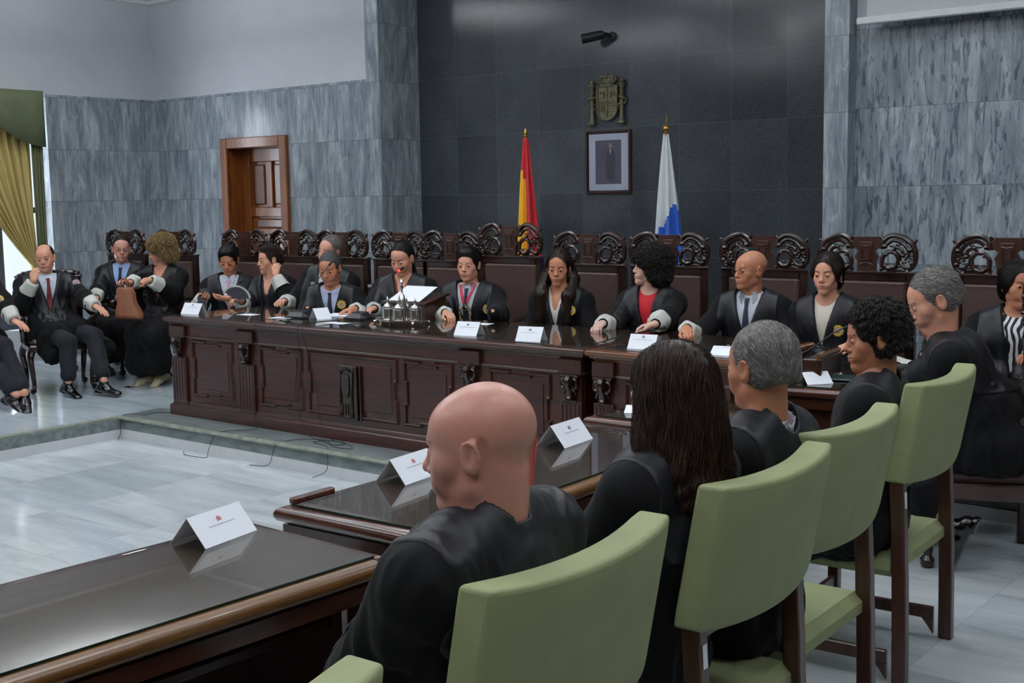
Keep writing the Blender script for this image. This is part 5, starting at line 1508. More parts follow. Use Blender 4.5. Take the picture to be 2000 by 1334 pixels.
    if hh.get('mous'):
        mp = []
        for k in range(260):
            rs = np.random.RandomState(k + seed); x = rs.uniform(-.026, .026); y = -.099 + .25 * abs(x); zz = rs.uniform(-.051, -.044) - .25 * abs(x)
            if k % 3 == 0: x = rs.uniform(-.016, .016); y = -.098; zz = rs.uniform(-.104, -.080)
            q = np.array([(x, y, zz), (x * 1.12, y - .004, zz - .005), (x * 1.2, y - .002, zz - .011)]); a, c2 = tube_geo(q, [.0011, .001, .0005], 4, False); mp.append((a, np.array(c2), k % 2))
        a, c2, m2 = join(mp); mkobj('moustache', (a * hs) @ Ra.T + Hl, c2, HM['grey'], root, m2, 180)
    if hh.get('glasses'):
        g = MB(); gr = hh['glasses']
        for s in (-1, 1):
            cx = s * .033; pr = [(cx + .0235 * math.cos(t), -.1045 + .02 * (math.cos(t) * s > .5) * .3, .001 + .016 * math.sin(t)) for t in np.linspace(0, 2 * PI, 22)]
            g.tube(pr, gr, 6)
            g.tube([(s * .056, -.101, .006), (s * .070, -.085, .007), (s * .083, -.02, .006), (s * .086, .018, -.004)], gr, 6)
        g.tube([(-.010, -.104, .004), (0, -.1085, .008), (.010, -.104, .004)], gr, 6)
        go = mkobj('glasses', (np.concatenate(g.v) * hs) @ Ra.T + Hl, g.f, M['darkmetal'], root, None, 40)
        l = MB()
        for s in (-1, 1): l.prism([(s * .033 + .023 * math.cos(t), .001 + .0155 * math.sin(t)) for t in np.linspace(0, 2 * PI, 20, endpoint=False)], .1035, .1042, mat=Matrix.Rotation(PI / 2, 4, 'X'))
        mkobj('lenses', (np.concatenate(l.v) * hs) @ Ra.T + Hl, l.f, M['lens'], go, None, 0)
    if hh.get('earring'):
        for s in (-1, 1):
            e = MB().ball((s * .083, .006, -.04), .0052, 8); mkobj('earring', (np.concatenate(e.v) * hs) @ Ra.T + Hl, e.f, M['silver'], root)
    # --- shirt or blouse filling the opening
    F = Field(np.minimum(C, N) - np.array((.26, .28, .26)), np.maximum(N, C) + np.array((.26, .2, .10)), .0095 if res > .009 else .007)
    torso(F, -.003); F.plane(N - up * (vbot + .08), -up)
    if neck == 'collar': F.cap(N - up * .03, N + up * .04 - back * .004, .062, .060, k=.01); F.plane(N + up * .030 - back * .03, up + back * .22); F.cap(N + up * .0, N + up * .1 - back * .02, .0555, .0555, k=0, op='sub')
    elif neck == 'round': F.cap(N + up * .0 - back * .055, N + up * .1 - back * .07, .07, .08, k=.01, op='sub')
    elif neck == 'vneck': vsub(F, -.002, .6, N[2] - .15)
    elif neck == 'bare': vsub(F, -.002, .62, N[2] - .13)
    if neck != 'collar': F.cap(N + back * .01 - up * .02, N + up * .2, .06, .06, k=.0, op='sub')
    v, f = F.mesh(); sm = cloth(shirt, shc)
    shn = 'shirt' if neck == 'collar' else 'blouse'
    if hh.get('pattern'): sm = M['patterned']
    so = mkobj(shn, v, f, sm, root, None, 180); bvs = BVHTree.FromPolygons([tuple(x) for x in v], [tuple(q) for q in f.tolist()])
    def hit(bv, x, z, y0=-1.2):
        r = bv.ray_cast(Vector((x, y0, z)), Vector((0, 1, 0)))
        return r
    if neck == 'collar':
        c = MB()
        for s in (-1, 1):
            q = []
            for (dx, dz, e) in ((.003, .012, .005), (.022, .024, .005), (.050, .028, .004), (.058, -.012, .006), (.036, -.048, .007)):
                p = N + rt * s * dx + up * dz; r = hit(bvs, p[0], p[2])
                y = r[0].y - e if r[0] is not None else p[1] - .06
                q.append(np.array((p[0], y - .002, p[2])))
            q2 = [p + np.array((0, .006, 0)) for p in q]
            c.add(q + q2, [(0, 1, 2, 3, 4), (9, 8, 7, 6, 5)] + [(k, k + 5, (k + 1) % 5 + 5, (k + 1) % 5) for k in range(5)])
        mkobj('collar', np.concatenate(c.v), c.f, sm, so, None, 40)
    if tie:
        v = []; rows = 0
        z_t = N[2] - .012; z_b = zv - .02
        for i in range(14):
            t = i / 13; z = z_t + (z_b - z_t) * t; cx, _ = axp(z)
            w = .017 - .006 * min(1, t * 8) if t < .13 else .011 + .024 * (t - .13) / .87
            r = hit(bvs, cx, z); y = (r[0].y if r[0] is not None else axp(z)[1] - .1) - .008 - (.012 if t < .12 else 0)
            for (dx, dy) in ((-w, .004), (-w * .4, -.003), (w * .4, -.003), (w, .004), (0, .008)): v.append((cx + dx, y + dy, z))
            rows += 1
        f = [(i * 5 + k, i * 5 + (k + 1) % 5, i * 5 + 5 + (k + 1) % 5, i * 5 + 5 + k) for i in range(rows - 1) for k in range(5)] + [tuple(range(5)), tuple(range((rows - 1) * 5, rows * 5))]
        mkobj('tie', v, f, cloth(*tie), root, None, 50)
    # --- gown: trunk, wide sleeves and lap
    F = Field(lo, hi, res)
    o = .014
    torso(F, o)
    for s in (-1, 1):
        if trousers is None:
            F.cap(P + np.array((s * .09, .0, .0)), K[s], .125, .10, k=.07)
            F.cap(K[s], K[s] + (A[s] - K[s]) * skirt, .095, .115, k=.05)
        else:
            F.cap(P + np.array((s * .09, .0, .0)), P + (K[s] - P) * .55 + np.array((s * .05, 0, .0)), .125, .11, k=.07)
            if gownflat: F.cap(P + np.array((s * .16, -.05, .0)), K[s] + np.array((s * .12, .12, -.02 - gownflat)), .09, .07, k=.06)
    if trousers is None:
        F.cap(K[-1], K[1], .09, .09, k=.07); 
        F.cap(K[-1] + (A[-1] - K[-1]) * skirt, K[1] + (A[1] - K[1]) * skirt, .09, k=.07)
    for s in (-1, 1):
        fd = wrists[s] - E[s]; fd /= np.linalg.norm(fd)
        F.cap(S[s], E[s], .068 * b, .068, k=.03); F.cap(E[s], wrists[s] - fd * .055, .066, .045, k=.03)
        F.cap(E[s] - np.array((0, 0, .03)), wrists[s] - fd * .12 - np.array((0, 0, .022)), .054, .040, k=.04)
    F0 = F.v.copy()
    vsub(F)
    F.plane((0, 0, .03), (0, 0, -1))
    v, f = F.mesh(); v = folds(v, f); v[:, 2] = np.maximum(v[:, 2], .02)
    go = mkobj('gown', v, f, M['robe'], root, None, 180)
    bvg = BVHTree.FromPolygons([tuple(x) for x in v], [tuple(q) for q in f.tolist()])
    # satin yoke and front facings
    G = Field(lo, hi, res); G.v = F0 - .0055
    X, Y, Z = np.meshgrid(*[a.astype(np.float32) for a in G.ax], indexing='ij', sparse=True)
    t = (Z - P[2]) / ax[2]; dx = (X - P[0] - ax[0] * t); dy = (Y - P[1] - ax[1] * t); below = N[2] - Z
    wf = np.where(below < .14, sw + .012, sw + .012 - (below - .14) * .42); wf = np.maximum(wf, .10)
    reg = np.abs(dx) - wf
    reg = np.maximum(reg, np.where(dy > 0, below - .24, below - (N[2] - P[2]) + .06))
    reg = np.maximum(reg, -below - .08); reg = np.maximum(reg, -dy - .27)
    G.v = np.maximum(G.v, reg.astype(np.float32)); vsub(G, .001)
    v, f = G.mesh(); v = folds(v, f)
    mkobj('gown_facing', v, f, M['satin'], go, None, 180)
    bvf = BVHTree.FromPolygons([tuple(x) for x in v], [tuple(q) for q in f.tolist()])
    # --- badge
    if badge is not None:
        q = L(badge[:3]); r = hit(bvf, q[0], q[2]); r2 = hit(bvg, q[0], q[2])
        if r[0] is None or (r2[0] is not None and r2[0].y < r[0].y): r = r2
        if r[0] is not None:
            nn = (r[1] + Vector((0, -1.2, .1))).normalized(); 
            if nn.y > 0: nn = -nn
            Mt = Matrix.Translation(r[0] + nn * .004) @ nn.to_track_quat('Z', 'Y').to_matrix().to_4x4()
            sb = badge[3] if len(badge) > 3 else .036
            star = [(sb * (1 if i % 2 == 0 else .84) * math.cos(i * PI / 10), sb * (1 if i % 2 == 0 else .84) * math.sin(i * PI / 10)) for i in range(20)]
            bm = MB().prism(star, -.004, .004, mat=Mt); bm.lathe([(sb * .62, .004), (sb * .66, .007), (sb * .58, .007), (sb * .56, .0045)], 20, mat=Mt)
            bo = bm.build('badge', M['badgec'] if len(badge) > 4 else M['badge'], root, 30)
            e = MB(); e.lathe([(sb * .54, .004), (sb * .3, .0058), (0, .0064)], 18, mat=Mt); e.bbox((-sb * .2, -sb * .3, .005), (sb * .2, sb * .25, .009), .001, mat=Mt); e.build('badge_centre', M['badgec'], bo)
    # --- cuffs
    if cuffs:
        for i, s in enumerate((-1, 1)):
            if not vis_hands[i]: continue
            fd = wrists[s] - E[s]; fd /= np.linalg.norm(fd); q = Vector(fd).to_track_quat('Z', 'Y').to_matrix().to_4x4()
            m = MB(); n = 40; k = 8; vv = []
            for j in range(k):
                t = j / (k - 1)
                for a in range(n):
                    th = 2 * PI * a / n; r = (.054 + .013 * t) + .003 * math.sin(th * 5 + s) + (.003 * abs(math.sin(th * 9)) * (t > .8))
                    vv.append((r * math.cos(th), r * math.sin(th), -.02 - .105 * t + (.005 * abs(math.sin(th * 9)) if j == k - 1 else 0)))
            for a in range(n): th = 2 * PI * a / n; vv.append((.034 * math.cos(th), .034 * math.sin(th), -.014))
            ff = [(j * n + a, j * n + (a + 1) % n, (j + 1) * n + (a + 1) % n, (j + 1) * n + a) for j in range(k - 1) for a in range(n)] + [(k * n + a, k * n + (a + 1) % n, (a + 1) % n, a) for a in range(n)]
            vv = xf(np.array(vv), Matrix.Translation(wrists[s]) @ q)
            mkobj('lace_cuff', vv, ff, M['lace'], root, None, 180)
    # --- trousers and shoes
    if trousers is not None:
        F = Field(lo, hi + .02, .012)
        for s in (-1, 1): F.cap(P + np.array((s * .09, 0, -.01)), K[s], .098, .072, k=.05); F.cap(K[s], A[s] + (K[s] - A[s]) * .16, .070, .060, k=.03)
        v, f = F.mesh(); v = folds(v, f, .5); v[:, 2] = np.maximum(v[:, 2], .02); mkobj('trousers', v, f, trousers, root, None, 180)
    if shoes:
        for i, s in enumerate((-1, 1)):
            if shoes[i] is None: continue
            v, f = shoe_mesh(A[s], LD(shoes[i]))
            v[:, 2] = np.maximum(v[:, 2], .004)
            mkobj('shoe', v, f, M[shoes[2] if len(shoes) > 2 else 'shoe'], root, None, 60)
    return root, dict(sh=lambda x, z: hit(bvs, x, z), N=N, Ti=Ti, wr=wrists, E=E, hit=lambda x, z: hit(bvf, x, z), L=L, up=up, rt=rt, back=back, H=Hl, Ra=Ra)
def patt():
    t = NT('black_white_blouse'); w = t.node('ShaderNodeTexWave', i_Scale=9., i_Distortion=9., i_Detail=1.); t.l.new(t.obj(), w.inputs['Vector'])
    t.col(t.ramp(w.outputs['Fac'], [(.44, hexc(18, 18, 20)), (.5, hexc(222, 222, 228))])); t.set(Roughness=.7); return t.mat
M['patterned'] = patt()
M['nude'] = simple('beige_shoe', hexc(180, 168, 140), .4)
WHT = (206, 210, 222)
# ---- the left side of the dais
ac = make_armchair(); ac.location = (-10.08, 6.02, .172); ac.rotation_euler = (0, 0, D2R(68)); tag(ac, 'carved armchair under the person resting chin on hand', 'chair')
PX = person('person in black gown cut off by the left edge, legs crossed in loafers', (-9.80, 5.10, 1.44), 62, 70, 5, 0, -6, 0, hair='short', hc='black', skin='fair', tie=('dark_tie', (20, 22, 30)),
    wr=(-9.95, 4.62, .9), wl=(-9.3, 5.24, .845), hands=dict(l=dict(dir=(.9, .1, -.25), curl=.25, res=.0035)), badge=(-9.45, 5.2, 1.03),
    legs=[((-9.35, 4.95, .64), (-9.05, 5.06, .30)), ((-9.34, 5.14, .66), (-9.02, 5.12, .31))], trousers=M['navy'], shoes=((.75, .25, -.5), (.85, -.4, -.35)), seed=2)
acx = copy_tree(ac); acx.location = (-10.02, 5.10, .172); acx.rotation_euler = (0, 0, D2R(64)); acx['label'] = 'carved armchair at the left edge with a hand resting on its arm'
P0 = person('person in black gown slouching in an armchair, chin on hand, red tie', (-9.97, 5.93, 1.318), 66, 46, 6, -6, -14, 0, head=dict(w=1.02, lid=.0004), hair='balding', hc='black', skin='fair', tie=('dark_red_tie', (110, 26, 36)), shc=(196, 202, 220),
    wr=(-9.73, 5.67, 1.145), wl=(-9.28, 6.02, .87), hands=dict(r=dict(dir=(-.15, .35, .9), up=(.5, -.8, 0), curl=.55, side=-1, res=.0035), l=dict(dir=(.95, .0, -.3), curl=.2, res=.0035)), badge=(-9.52, 5.98, 1.10, .034, 1),
    legs=[((-9.44, 5.78, .62), (-9.34, 5.70, .30)), ((-9.36, 5.98, .66), (-9.12, 5.90, .30))], trousers=M['navy'], gownflat=.1, shoes=((.95, -.05, -.25), (.95, .1, -.1)), bw=1.08, seed=3, z0=.172)
P1 = person('person in glasses, light blue shirt and navy tie, looking sideways on the left', (-10.20, 6.86, 1.352), 42, 60, 4, 4, 0, 2, head=dict(glasses=.0012, fat=.003), hair='crop', hc='brown', skin='ruddy', shirt='light_blue_shirt', shc=(150, 178, 224), tie=('navy_tie', (22, 28, 52)),
    wr=(-9.98, 6.42, .93), wl=(-9.72, 6.58, .98), hands=dict(r=dict(dir=(.4, -.5, -.3), curl=.9), l=dict(dir=(-.7, -.5, -.15), curl=.6)), badge=(-9.983, 6.7, 1.117), seed=4, legs=[((-9.95, 6.42, .66), (-9.95, 6.46, .3)), ((-9.74, 6.56, .66), (-9.60, 6.80, .285))], skirt=.6, shoes=((.2, -.9, -.2), (-.65, -.75, -.15)))
P2 = person('person with curly blond hair in black gown looking down into a brown bag', (-9.44, 6.76, 1.352), 22, -22, 16, 4, 6, 2, head=dict(puff=.030, curlr=.010, ns=1500, lid=.0014, fat=.003, hairlow=-.13), hair='curlybob', hc='blond', skin='fair', female=1, neck='bare', shirt='coral_top', shc=(170, 100, 90),
    wr=(-9.25, 6.28, 1.10), wl=(-9.12, 6.40, 1.125), hands=dict(r=dict(dir=(-.1, -.6, .2), curl=1.0), l=dict(dir=(-.85, -.3, -.1), up=(.1, -.6, .7), curl=.9)), badge=None, seed=5,
    legs=[((-9.28, 6.38, .64), (-9.36, 6.42, .28)), ((-9.10, 6.42, .64), (-9.22, 6.52, .30))], skirt=.72, shoes=((-.2, -.85, -.45), (.25, -.8, -.4), 'nude'))
# ---- behind the long bench
P3 = person('person with neat black hair and pink tie looking down at a phone', (-8.60, 6.85, 1.285), 42, 38, 24, 0, 8, 0, hair='shortthick', hc='black', skin='tan', tie=('pink_tie', (206, 160, 176)), shc=(216, 212, 222),
    wr=(-8.50, 6.47, .99), wl=(-8.20, 6.50, .985), hands=dict(r=dict(dir=(.75, -.35, -.1), up=(-.1, -.5, -.8), curl=.6, side=-1), l=dict(dir=(-.8, -.35, -.1), up=(.2, -.3, -.9), curl=.45, side=1)), badge=(-8.432, 6.7, 1.045), seed=6)
P4 = person('person with short dark hair seen in profile, hand at neck, holding a grey fan', (-8.17, 6.95, 1.288), 20, -22, 6, 0, 2, 0, head=dict(w=.95, jaw=.9, nose=1.1, earring=1, hairline=.078), hair='shorttop', hc='brown', skin='fair', female=1, neck='bare', shirt='dark_blouse', shc=(26, 26, 32),
    wr=(-8.06, 6.54, .975), wl=(-7.97, 6.83, 1.17), hands=dict(r=dict(dir=(-.3, -.6, .1), curl=.9), l=dict(dir=(.0, .25, .95), up=(.4, -.9, 0), curl=.7)), badge=None, seed=8)
P5 = person('tall grey-haired person with closed mouth and bright blue tie, leaning back', (-7.46, 6.98, 1.372), 22, 4, 2, 8, -2, 8, head=dict(nose=1.12, jaw=1.05, lid=.001, hairline=.092), hair='combed', hc='salt', skin='fair', tie=('blue_tie', (52, 84, 168)), shc=(222, 222, 228),
    wr=(-7.52, 6.52, .99), wl=(-7.2, 6.6, .99), hands=dict(), badge=None, vis_hands=(1, 0), seed=9)
P6 = person('person with dark grey hair leaning forward, hand flat on papers', (-7.06, 6.60, 1.262), 30, 26, 18, 0, 24, 0, head=dict(nose=1.1, fat=.004), hair='short', hc='dkgrey', skin='tan', shirt='pale_blue_shirt', shc=(180, 190, 224), tie=('charcoal_tie', (38, 40, 48)),
    wr=(-6.99, 6.30, .99), wl=(-6.62, 6.42, .985), hands=dict(r=dict(dir=(.5, -.6, -.1), curl=.3), l=dict(dir=(-.35, -.9, -.18), curl=.35, res=.0035)), badge=(-6.89, 6.5, .985), vis_hands=(0, 1), seed=10)
P7 = person('person with dark hair tied back reading aloud into the red-lit microphone', (-6.53, 6.86, 1.335), 25, 12, 22, 0, 12, 0, head=dict(w=1.02, fat=.005, earring=1, lid=.001), hair='tied', hc='black', skin='fair', female=1, bw=1.12,
    neck='bare', shirt='wine_top', shc=(96, 40, 44), wr=(-6.44, 6.45, .99), wl=(-6.02, 6.72, 1.0), hands=dict(r=dict(dir=(.2, -1, -.1), curl=.4), l=dict(dir=(-.1, -1, 0), curl=.5)), badge=None, vis_hands=(1, 0), seed=7, vbot=.22)
P8 = person('person with thick black hair wearing a gold chain on a red ribbon', (-5.90, 6.9, 1.298), 22, 20, 4, 0, 4, 0, head=dict(jaw=1.05, nose=1.05, hairline=.074), hair='shortthick', hc='black', skin='fair', tie=('dark_navy_tie', (28, 28, 54)), shc=(190, 200, 226), bw=1.05,
    wr=(-5.78, 6.50, .985), wl=(-5.42, 6.58, 1.0), hands=dict(r=dict(dir=(.8, -.4, -.1), curl=.5), l=dict(dir=(-.5, -.8, -.1), curl=.4)), badge=(-5.63, 6.7, .985), vis_hands=(1, 0), seed=11, vbot=.34)
P9 = person('person with long straight dark hair over both shoulders, white blouse, gold badge', (-5.075, 6.9, 1.294), 14, 24, 8, 2, 4, 0, head=dict(w=.94, jaw=.88, earring=1, ear=1, lid=.0005), hair='longback', hc='brown', skin='tan', female=1, neck='bare', shirt='white_blouse', shc=(214, 210, 206), bw=1.02,
    wr=(-5.05, 6.68, .84), wl=(-4.78, 6.66, .84), badge=(-4.902, 6.7, 1.01), vis_hands=(0, 0), seed=12, vbot=.24)
P10 = person('person with bushy dark curly hair and a bright red blouse, face in profile', (-4.35, 6.93, 1.315), 10, -46, -2, 0, 2, 0, head=dict(w=.94, jaw=.85, puff=.036, ns=1600, curlr=.006, hairlow=-.14, nose=.95), hair='curls', hc='black', skin='pale', female=1, neck='round', shirt='red_blouse', shc=(200, 16, 34),
    wr=(-4.40, 6.44, .985), wl=(-4.02, 6.44, .99), hands=dict(r=dict(dir=(.2, -.9, -.15), curl=.6), l=dict(dir=(-.8, -.5, -.1), curl=.5)), badge=(-4.142, 6.7, .995), seed=13, vbot=.30)
P11 = person('bald person in thin glasses and navy tie looking left', (-3.585, 6.87, 1.318), 8, -26, 2, 0, 4, 0, head=dict(glasses=.0013, nose=1.1, jaw=.98, lid=.0006), hair='bald', hc='brown', skin='tan', tie=('slate_navy_tie', (38, 44, 62)), shc=(214, 216, 228),
    wr=(-3.80, 6.46, .985), wl=(-3.25, 6.62, .97), hands=dict(r=dict(dir=(.6, -.7, -.2), curl=.5)), badge=(-3.465, 6.7, .985), vis_hands=(1, 0), seed=14)
P12 = person('frowning person with short dark hair behind the ears and cream top', (-3.08, 6.87, 1.305), 6, 4, 2, 0, 4, 0, head=dict(w=.95, jaw=.9, earring=1, lid=.0006), hair='bob', hc='brown', skin='fair', female=1, neck='round', shirt='cream_top', shc=(212, 204, 190),
    wr=(-3.0, 6.7, .84), wl=(-2.83, 6.66, .93), hands=dict(l=dict(dir=(-.5, -.8, -.2), curl=.5)), badge=(-2.965, 6.7, .985), vis_hands=(0, 1), seed=15, vbot=.26)
P14 = person('person with short dark wavy hair and black-and-white patterned blouse, at right edge', (-2.005, 6.92, 1.275), 8, 42, 4, 0, 2, 0, head=dict(fat=.006, puff=.014, ns=1200, pattern=1, ear=0, curlr=.003), hair='bob', hc='black', skin='tan', female=1, bw=1.12, neck='round', shirt='print', shc=(200, 200, 200),
    wr=(-2.10, 6.52, .94), wl=(-1.80, 6.46, .95), hands=dict(r=dict(dir=(.4, -.8, -.2), curl=.6)), badge=None, seed=16, vbot=.34, vis_hands=(1, 1))
P13 = person('person with grey hair and moustache leaning forward to read, at right', (-2.06, 5.80, 1.275), -66, -58, 24, 0, 26, 0, z0=0, head=dict(mous=1, fat=.005, nose=1.12, lid=.0022, hairline=.09), hair='short', hc='salt', skin='fair', shc=(216, 222, 238), bw=1.22, hs=1.2, seat=.50, neckhole=.092, nlen=.15,
    wr=(-2.45, 6.20, .90), wl=(-2.36, 5.90, .90), hands=dict(r=dict(dir=(-.8, -.2, -.2), curl=.4), l=dict(dir=(-.7, .2, -.2), curl=.4)), badge=None, res=.009, seed=17, skirt=.5,
    legs=[((-2.22, 6.10, .5), (-2.18, 6.06, .14)), ((-2.18, 5.78, .5), (-1.93, 5.72, .22))], shoes=((-.8, -.1, -.2), (-.35, 0, -.9)))
# ---- the four people on the green chairs, seen from behind
F1 = person('bald person seen from behind at bottom centre, black satin-collared gown', (-1.565, 1.855, 1.300), -84, -68, 8, 0, -9, 0, z0=0, hs=1.09, neckhole=.058, nlen=.135, head=dict(fat=.005, w=1.04, jaw=1.12, nose=1.1, neckw=1.2), hair='bald', skin='ruddy', bw=1.26, fmin=.5, shc=(30, 30, 34),
    wr=(-1.98, 2.02, .72), wl=(-1.92, 1.72, .66), vis_hands=(1, 0), res=.007, hres=.0022, badge=None, seed=18, seat=.50, cuffs=True, neck='round', shirt='dark_top', vbot=.16)
F2 = person('person with long wavy dark brown hair seen from behind, beside the bald person', (-1.60, 2.635, 1.295), -92, -98, 4, 0, -14, 0, z0=0, hs=1.02, neckhole=.056, nlen=.145, head=dict(w=.97, ns=2600, nose=.95), hair='long', hc='chest', skin='fair', female=1, bw=1.08,
    wr=(-2.0, 2.75, .72), wl=(-2.0, 2.45, .72), res=.007, hres=.0028, badge=None, seed=19, seat=.48, neck='round', shirt='dark_top', vbot=.16)
F3 = person('person with cropped grey hair and white collar seen from behind', (-1.62, 3.175, 1.300), -88, -104, 6, 0, -10, 0, z0=0, hs=1.02, neckhole=.070, nlen=.15, head=dict(fat=.002, nose=1.05), hair='short', hc='salt', skin='tan', shc=(216, 220, 234), bw=1.05,
    wr=(-2.05, 3.35, .72), wl=(-2.05, 3.02, .72), res=.007, hres=.0026, badge=None, seed=20, seat=.48)
F4 = person('person with black curly hair and dark navy jacket in profile, next to the dais', (-1.77, 4.37, 1.255), -80, -56, 8, 0, -8, 0, z0=0, neckhole=.058, head=dict(nose=1.15, fat=.004, puff=.012, ns=1900, ear=1, curlr=.0045, hairlow=-.055, high=1, lid=.0006), hair='curls', hc='black', skin='olive', bw=1.04, shc=(28, 30, 40), shirt='dark_top', neck='round',
    wr=(-2.12, 4.5, .72), wl=(-2.10, 4.2, .70), vis_hands=(0, 0), res=.007, hres=.0026, badge=None, seed=21, seat=.48, vbot=.16)

# ---- things held or worn
def world_of(info, p): return info['Ti'].inverted() @ Vector(p)
# gold chain and red ribbon on the person with the thick black hair
r, I = P8
rb = MB(); N_ = I['N']
for s_ in (-1, 1):
    pts = []
    for t in np.linspace(0, 1, 8):
        x = N_[0] + s_ * (.058 - .05 * t); z = N_[2] + .012 - .135 * t; h = I['hit'](x, z); h2 = I['sh'](x, z)
        yy_ = [q[0].y for q in (h, h2) if q[0] is not None and q[0].y < N_[1] + .01]
        pts.append((x, min(yy_ + [N_[1] - .06]) - .005, z))
    y0 = pts[-1][1]
    v = []
    for p in pts: v += [(p[0] - .011, p[1] - .004, p[2]), (p[0] + .011, p[1] - .004, p[2] + .004), (p[0] + .011, p[1] + .002, p[2] + .004), (p[0] - .011, p[1] + .002, p[2])]
    f = [(i * 4 + k, i * 4 + (k + 1) % 4, i * 4 + 4 + (k + 1) % 4, i * 4 + 4 + k) for i in range(7) for k in range(4)] + [(0, 1, 2, 3), (28, 31, 30, 29)]
    rb.add(v, f)
rb.build('ribbon', simple('red_ribbon', hexc(196, 20, 48), .5), r, 30)
yb_ = min(p[1] for p in pts) - .006
g = MB(); g.lathe([(0, 0), (.022, 0), (.024, .004), (.012, .006), (0, .007)], 14, mat=Matrix.Translation((N_[0] + .004, yb_ - .004, N_[2] - .150)) @ RX)
for k in range(8): g.ball((N_[0] + .004 + .024 * math.cos(k * PI / 4), yb_ - .006, N_[2] - .150 + .024 * math.sin(k * PI / 4)), .006, 6)
g.build('pendant', M['silver'], r)
g = MB()
for s_ in (-1, 1):
    for k in range(13):
        t = k / 12; x = N_[0] + s_ * (.042 - .030 * t ** 1.5); z = N_[2] - .15 - .20 * t; h = I['hit'](x, z)
        y = (h[0].y if h[0] is not None else N_[1] - .12) - .008; y = min(y, yb_ - .0)
        a = np.linspace(0, 2 * PI, 9); ca_, sa_ = (1, .25) if k % 2 else (.25, 1)
        g.tube([(x + .0085 * math.cos(q) * ca_, y + .004 * math.sin(q) * sa_ * .5, z + .0095 * math.sin(q)) for q in a], .0024, 5, cap=False)
g.lathe([(0, 0), (.026, 0), (.028, .005), (.012, .009), (0, .009)], 12, mat=Matrix.Translation((N_[0], yb_ - .006, N_[2] - .365)) @ RX)
g.build('gold_chain', M['brass'], r)
# brown bag held by the curly blond person
bg = thing('handbag', 'brown leather tote bag held up on the lap of the person with curly blond hair', 'bag', (-9.21, 6.24, .80), D2R(30))
n, k = 40, 14; v = []
for i in range(k):
    t = i / (k - 1); w_ = .115 * (1 - .55 * t ** 1.6) + .01 * math.sin(t * 9); d_ = .055 * (1 - .45 * t)
    for j in range(n):
        a = 2 * PI * j / n; c_, s_ = math.cos(a), math.sin(a)
        q_ = .62; x = w_ * (abs(c_) ** q_) * (1 if c_ > 0 else -1); y = d_ * (abs(s_) ** q_) * (1 if s_ > 0 else -1)
        fo = 1 + .10 * t * math.sin(a * 7) + .04 * math.sin(a * 3 + 2 * t)
        v.append((x * fo - .03 * t, y * fo, .27 * t - .012 * math.cos(a * 2) * (1 - t)))
f = [(i * n + j, i * n + (j + 1) % n, (i + 1) * n + (j + 1) % n, (i + 1) * n + j) for i in range(k - 1) for j in range(n)] + [tuple(range(n))[::-1]]
M['tan'] = simple('tan_brown_leather', hexc(140, 88, 62), .5, var=.15, nscale=14, bump=.2)
bb = mkobj('bag_body', v, f, M['tan'], bg, smooth=180); bb.modifiers.new('s', 'SOLIDIFY').thickness = .004
for s_ in (-1, 1): MB().tube(catmull([(-.05, s_ * .02, .25), (-.055, s_ * .02, .31), (-.03, s_ * .015, .345), (.0, s_ * .02, .31), (.01, s_ * .02, .25)], 6), .006, 6).build('strap', M['tan'], bg)
# phone
ph = thing('phone', 'dark mobile phone held above the bench by the person with the pink tie', 'phone', (-8.425, 6.425, 1.01), D2R(30)); ph.rotation_euler = (D2R(50), 0, D2R(35))
b_ = MB().bbox((-.036, -.075, -.004), (.036, .075, .004), .004).build('case', M['black'], ph); MB().box((-.033, -.07, .0041), (.033, .07, .0046)).build('screen', simple('phone_glass', hexc(20, 22, 28), .08), ph, 0)
# hand fan
fn = thing('hand_fan', 'open dark grey hand fan with white lace border held over the bench', 'fan', (-8.05, 6.47, .985), 0); fn.scale = (.74, .74, .74); fn.rotation_euler = (D2R(4), D2R(12), D2R(38))
RX2 = Matrix.Rotation(PI / 2, 4, 'X')
arc = [(.165 * math.cos(a), .165 * math.sin(a)) for a in np.linspace(D2R(18), D2R(155), 40)]
v = []; 
for rr in (.02, .15):
    for j, a in enumerate(np.linspace(D2R(18), D2R(155), 57)): v.append((rr * math.cos(a), .003 * (j % 2) * (rr / .15), rr * math.sin(a)))
f = [(j, j + 1, 58 + j, 57 + j) for j in range(56)]
lf = mkobj('leaf', v, f, simple('dark_grey_fan_leaf', hexc(66, 64, 74), .7), fn, smooth=0); lf.modifiers.new('s', 'SOLIDIFY').thickness = .001
v = []
for rr in (.148, .166):
    for j, a in enumerate(np.linspace(D2R(18), D2R(155), 57)): r_2 = rr + (.004 * (j % 2) if rr > .15 else 0); v.append((r_2 * math.cos(a), .003 * (j % 2), r_2 * math.sin(a)))
lf = mkobj('lace_border', v, f, M['lace'], fn, smooth=0); lf.modifiers.new('s', 'SOLIDIFY').thickness = .0012
MB().ball((0, 0, 0), .008, 8).build('rivet', M['darkmetal'], fn)
# wrist watch
r, I = P1
wv = I['wr'][1]; d_ = wv - I['E'][1]; d_ /= np.linalg.norm(d_)
MB().lathe([(.030, -.009), (.033, -.009), (.033, .009), (.030, .009), (.030, -.009)], 20, mat=Matrix.Translation(wv - d_ * .004) @ Vector(d_).to_track_quat('Z', 'Y').to_matrix().to_4x4()).build('wrist_watch', M['darkmetal'], r)
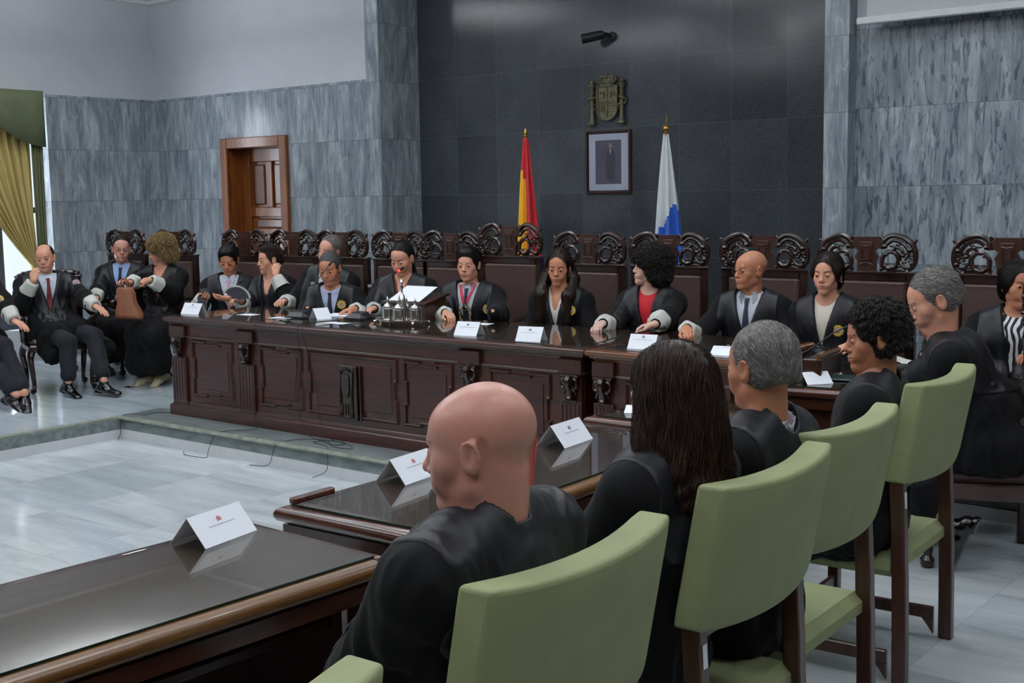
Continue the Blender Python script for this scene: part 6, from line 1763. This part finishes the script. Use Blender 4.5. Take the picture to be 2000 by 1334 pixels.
# ------------------------------------------------------------------ camera, light
F_, yw, tl, rl = 2404.98, .673292, .117817, -.0161740
f_ = Vector((-math.sin(yw) * math.cos(tl), math.cos(yw) * math.cos(tl), -math.sin(tl)))
r_ = Vector((math.cos(yw), math.sin(yw), 0)); u_ = r_.cross(f_)
R_ = r_ * math.cos(rl) + u_ * math.sin(rl); U_ = -r_ * math.sin(rl) + u_ * math.cos(rl)
cam = bpy.data.cameras.new('camera'); co = bpy.data.objects.new('camera', cam); COL.objects.link(co)
co.matrix_world = Matrix(((R_.x, U_.x, -f_.x, 0), (R_.y, U_.y, -f_.y, 0), (R_.z, U_.z, -f_.z, 1.8), (0, 0, 0, 1)))
cam.sensor_width = 36; cam.lens = F_ / 2000 * 36; cam.clip_start = .05
SC.camera = co
def area(loc, sx, sy, e, rot=(0, 0, 0), c=(.93, .97, 1)):
    l = bpy.data.lights.new('fill_light', 'AREA'); l.shape = 'RECTANGLE'; l.size = sx; l.size_y = sy; l.energy = e; l.color = c
    o = bpy.data.objects.new('fill_light', l); COL.objects.link(o); o.location = loc; o.rotation_euler = rot
    return o
for x in (-9.6, -6.4, -3.2, 0.):
    for y in (-.4, 3.0, 6.2):
        area((x, y, 3.45), 1.3, 1.3, 62 if x < -1 else 40, (PI, 0, 0))  # unseen upward fills, added so the ceiling glows and reflects evenly
for x, y in ((-7.6, 2.4), (-5.2, 2.4), (-.9, 1.6), (-1.95, 4.0)):  # small unseen lamps added to put highlights on the heads
    l = bpy.data.lights.new('highlight_lamp', 'AREA'); l.shape = 'DISK'; l.size = .16; l.energy = 9; l.color = (.95, .98, 1)
    o = bpy.data.objects.new('highlight_lamp', l); COL.objects.link(o); o.location = (x, y, 3.97)
area((XL - .4, 5.7, 1.9), 2.9, 2.3, 230, (0, D2R(-90), 0), (.95, .97, 1))  # area lamp outside the window opening, stands in for daylight
for (x, y) in ((-7.9, 4.9), (-4.4, 4.6)):
    l = bpy.data.lights.new('spot_lamp', 'SPOT'); l.energy = 12; l.spot_size = 1.9; l.spot_blend = .8; l.shadow_soft_size = .05
    o = bpy.data.objects.new('spot_lamp', l); COL.objects.link(o); o.location = (x, y, 3.85); o.rotation_euler = (D2R(38), 0, 0)
wd = bpy.data.worlds.new('world'); SC.world = wd; wd.use_nodes = True
wd.node_tree.nodes['Background'].inputs[0].default_value = (.82, .88, 1, 1); wd.node_tree.nodes['Background'].inputs[1].default_value = 1.3
SC.view_settings.view_transform = 'Standard'; SC.view_settings.look = 'None'; SC.view_settings.gamma = 1
SC.view_settings.use_curve_mapping = False
SC.view_settings.exposure = -.1
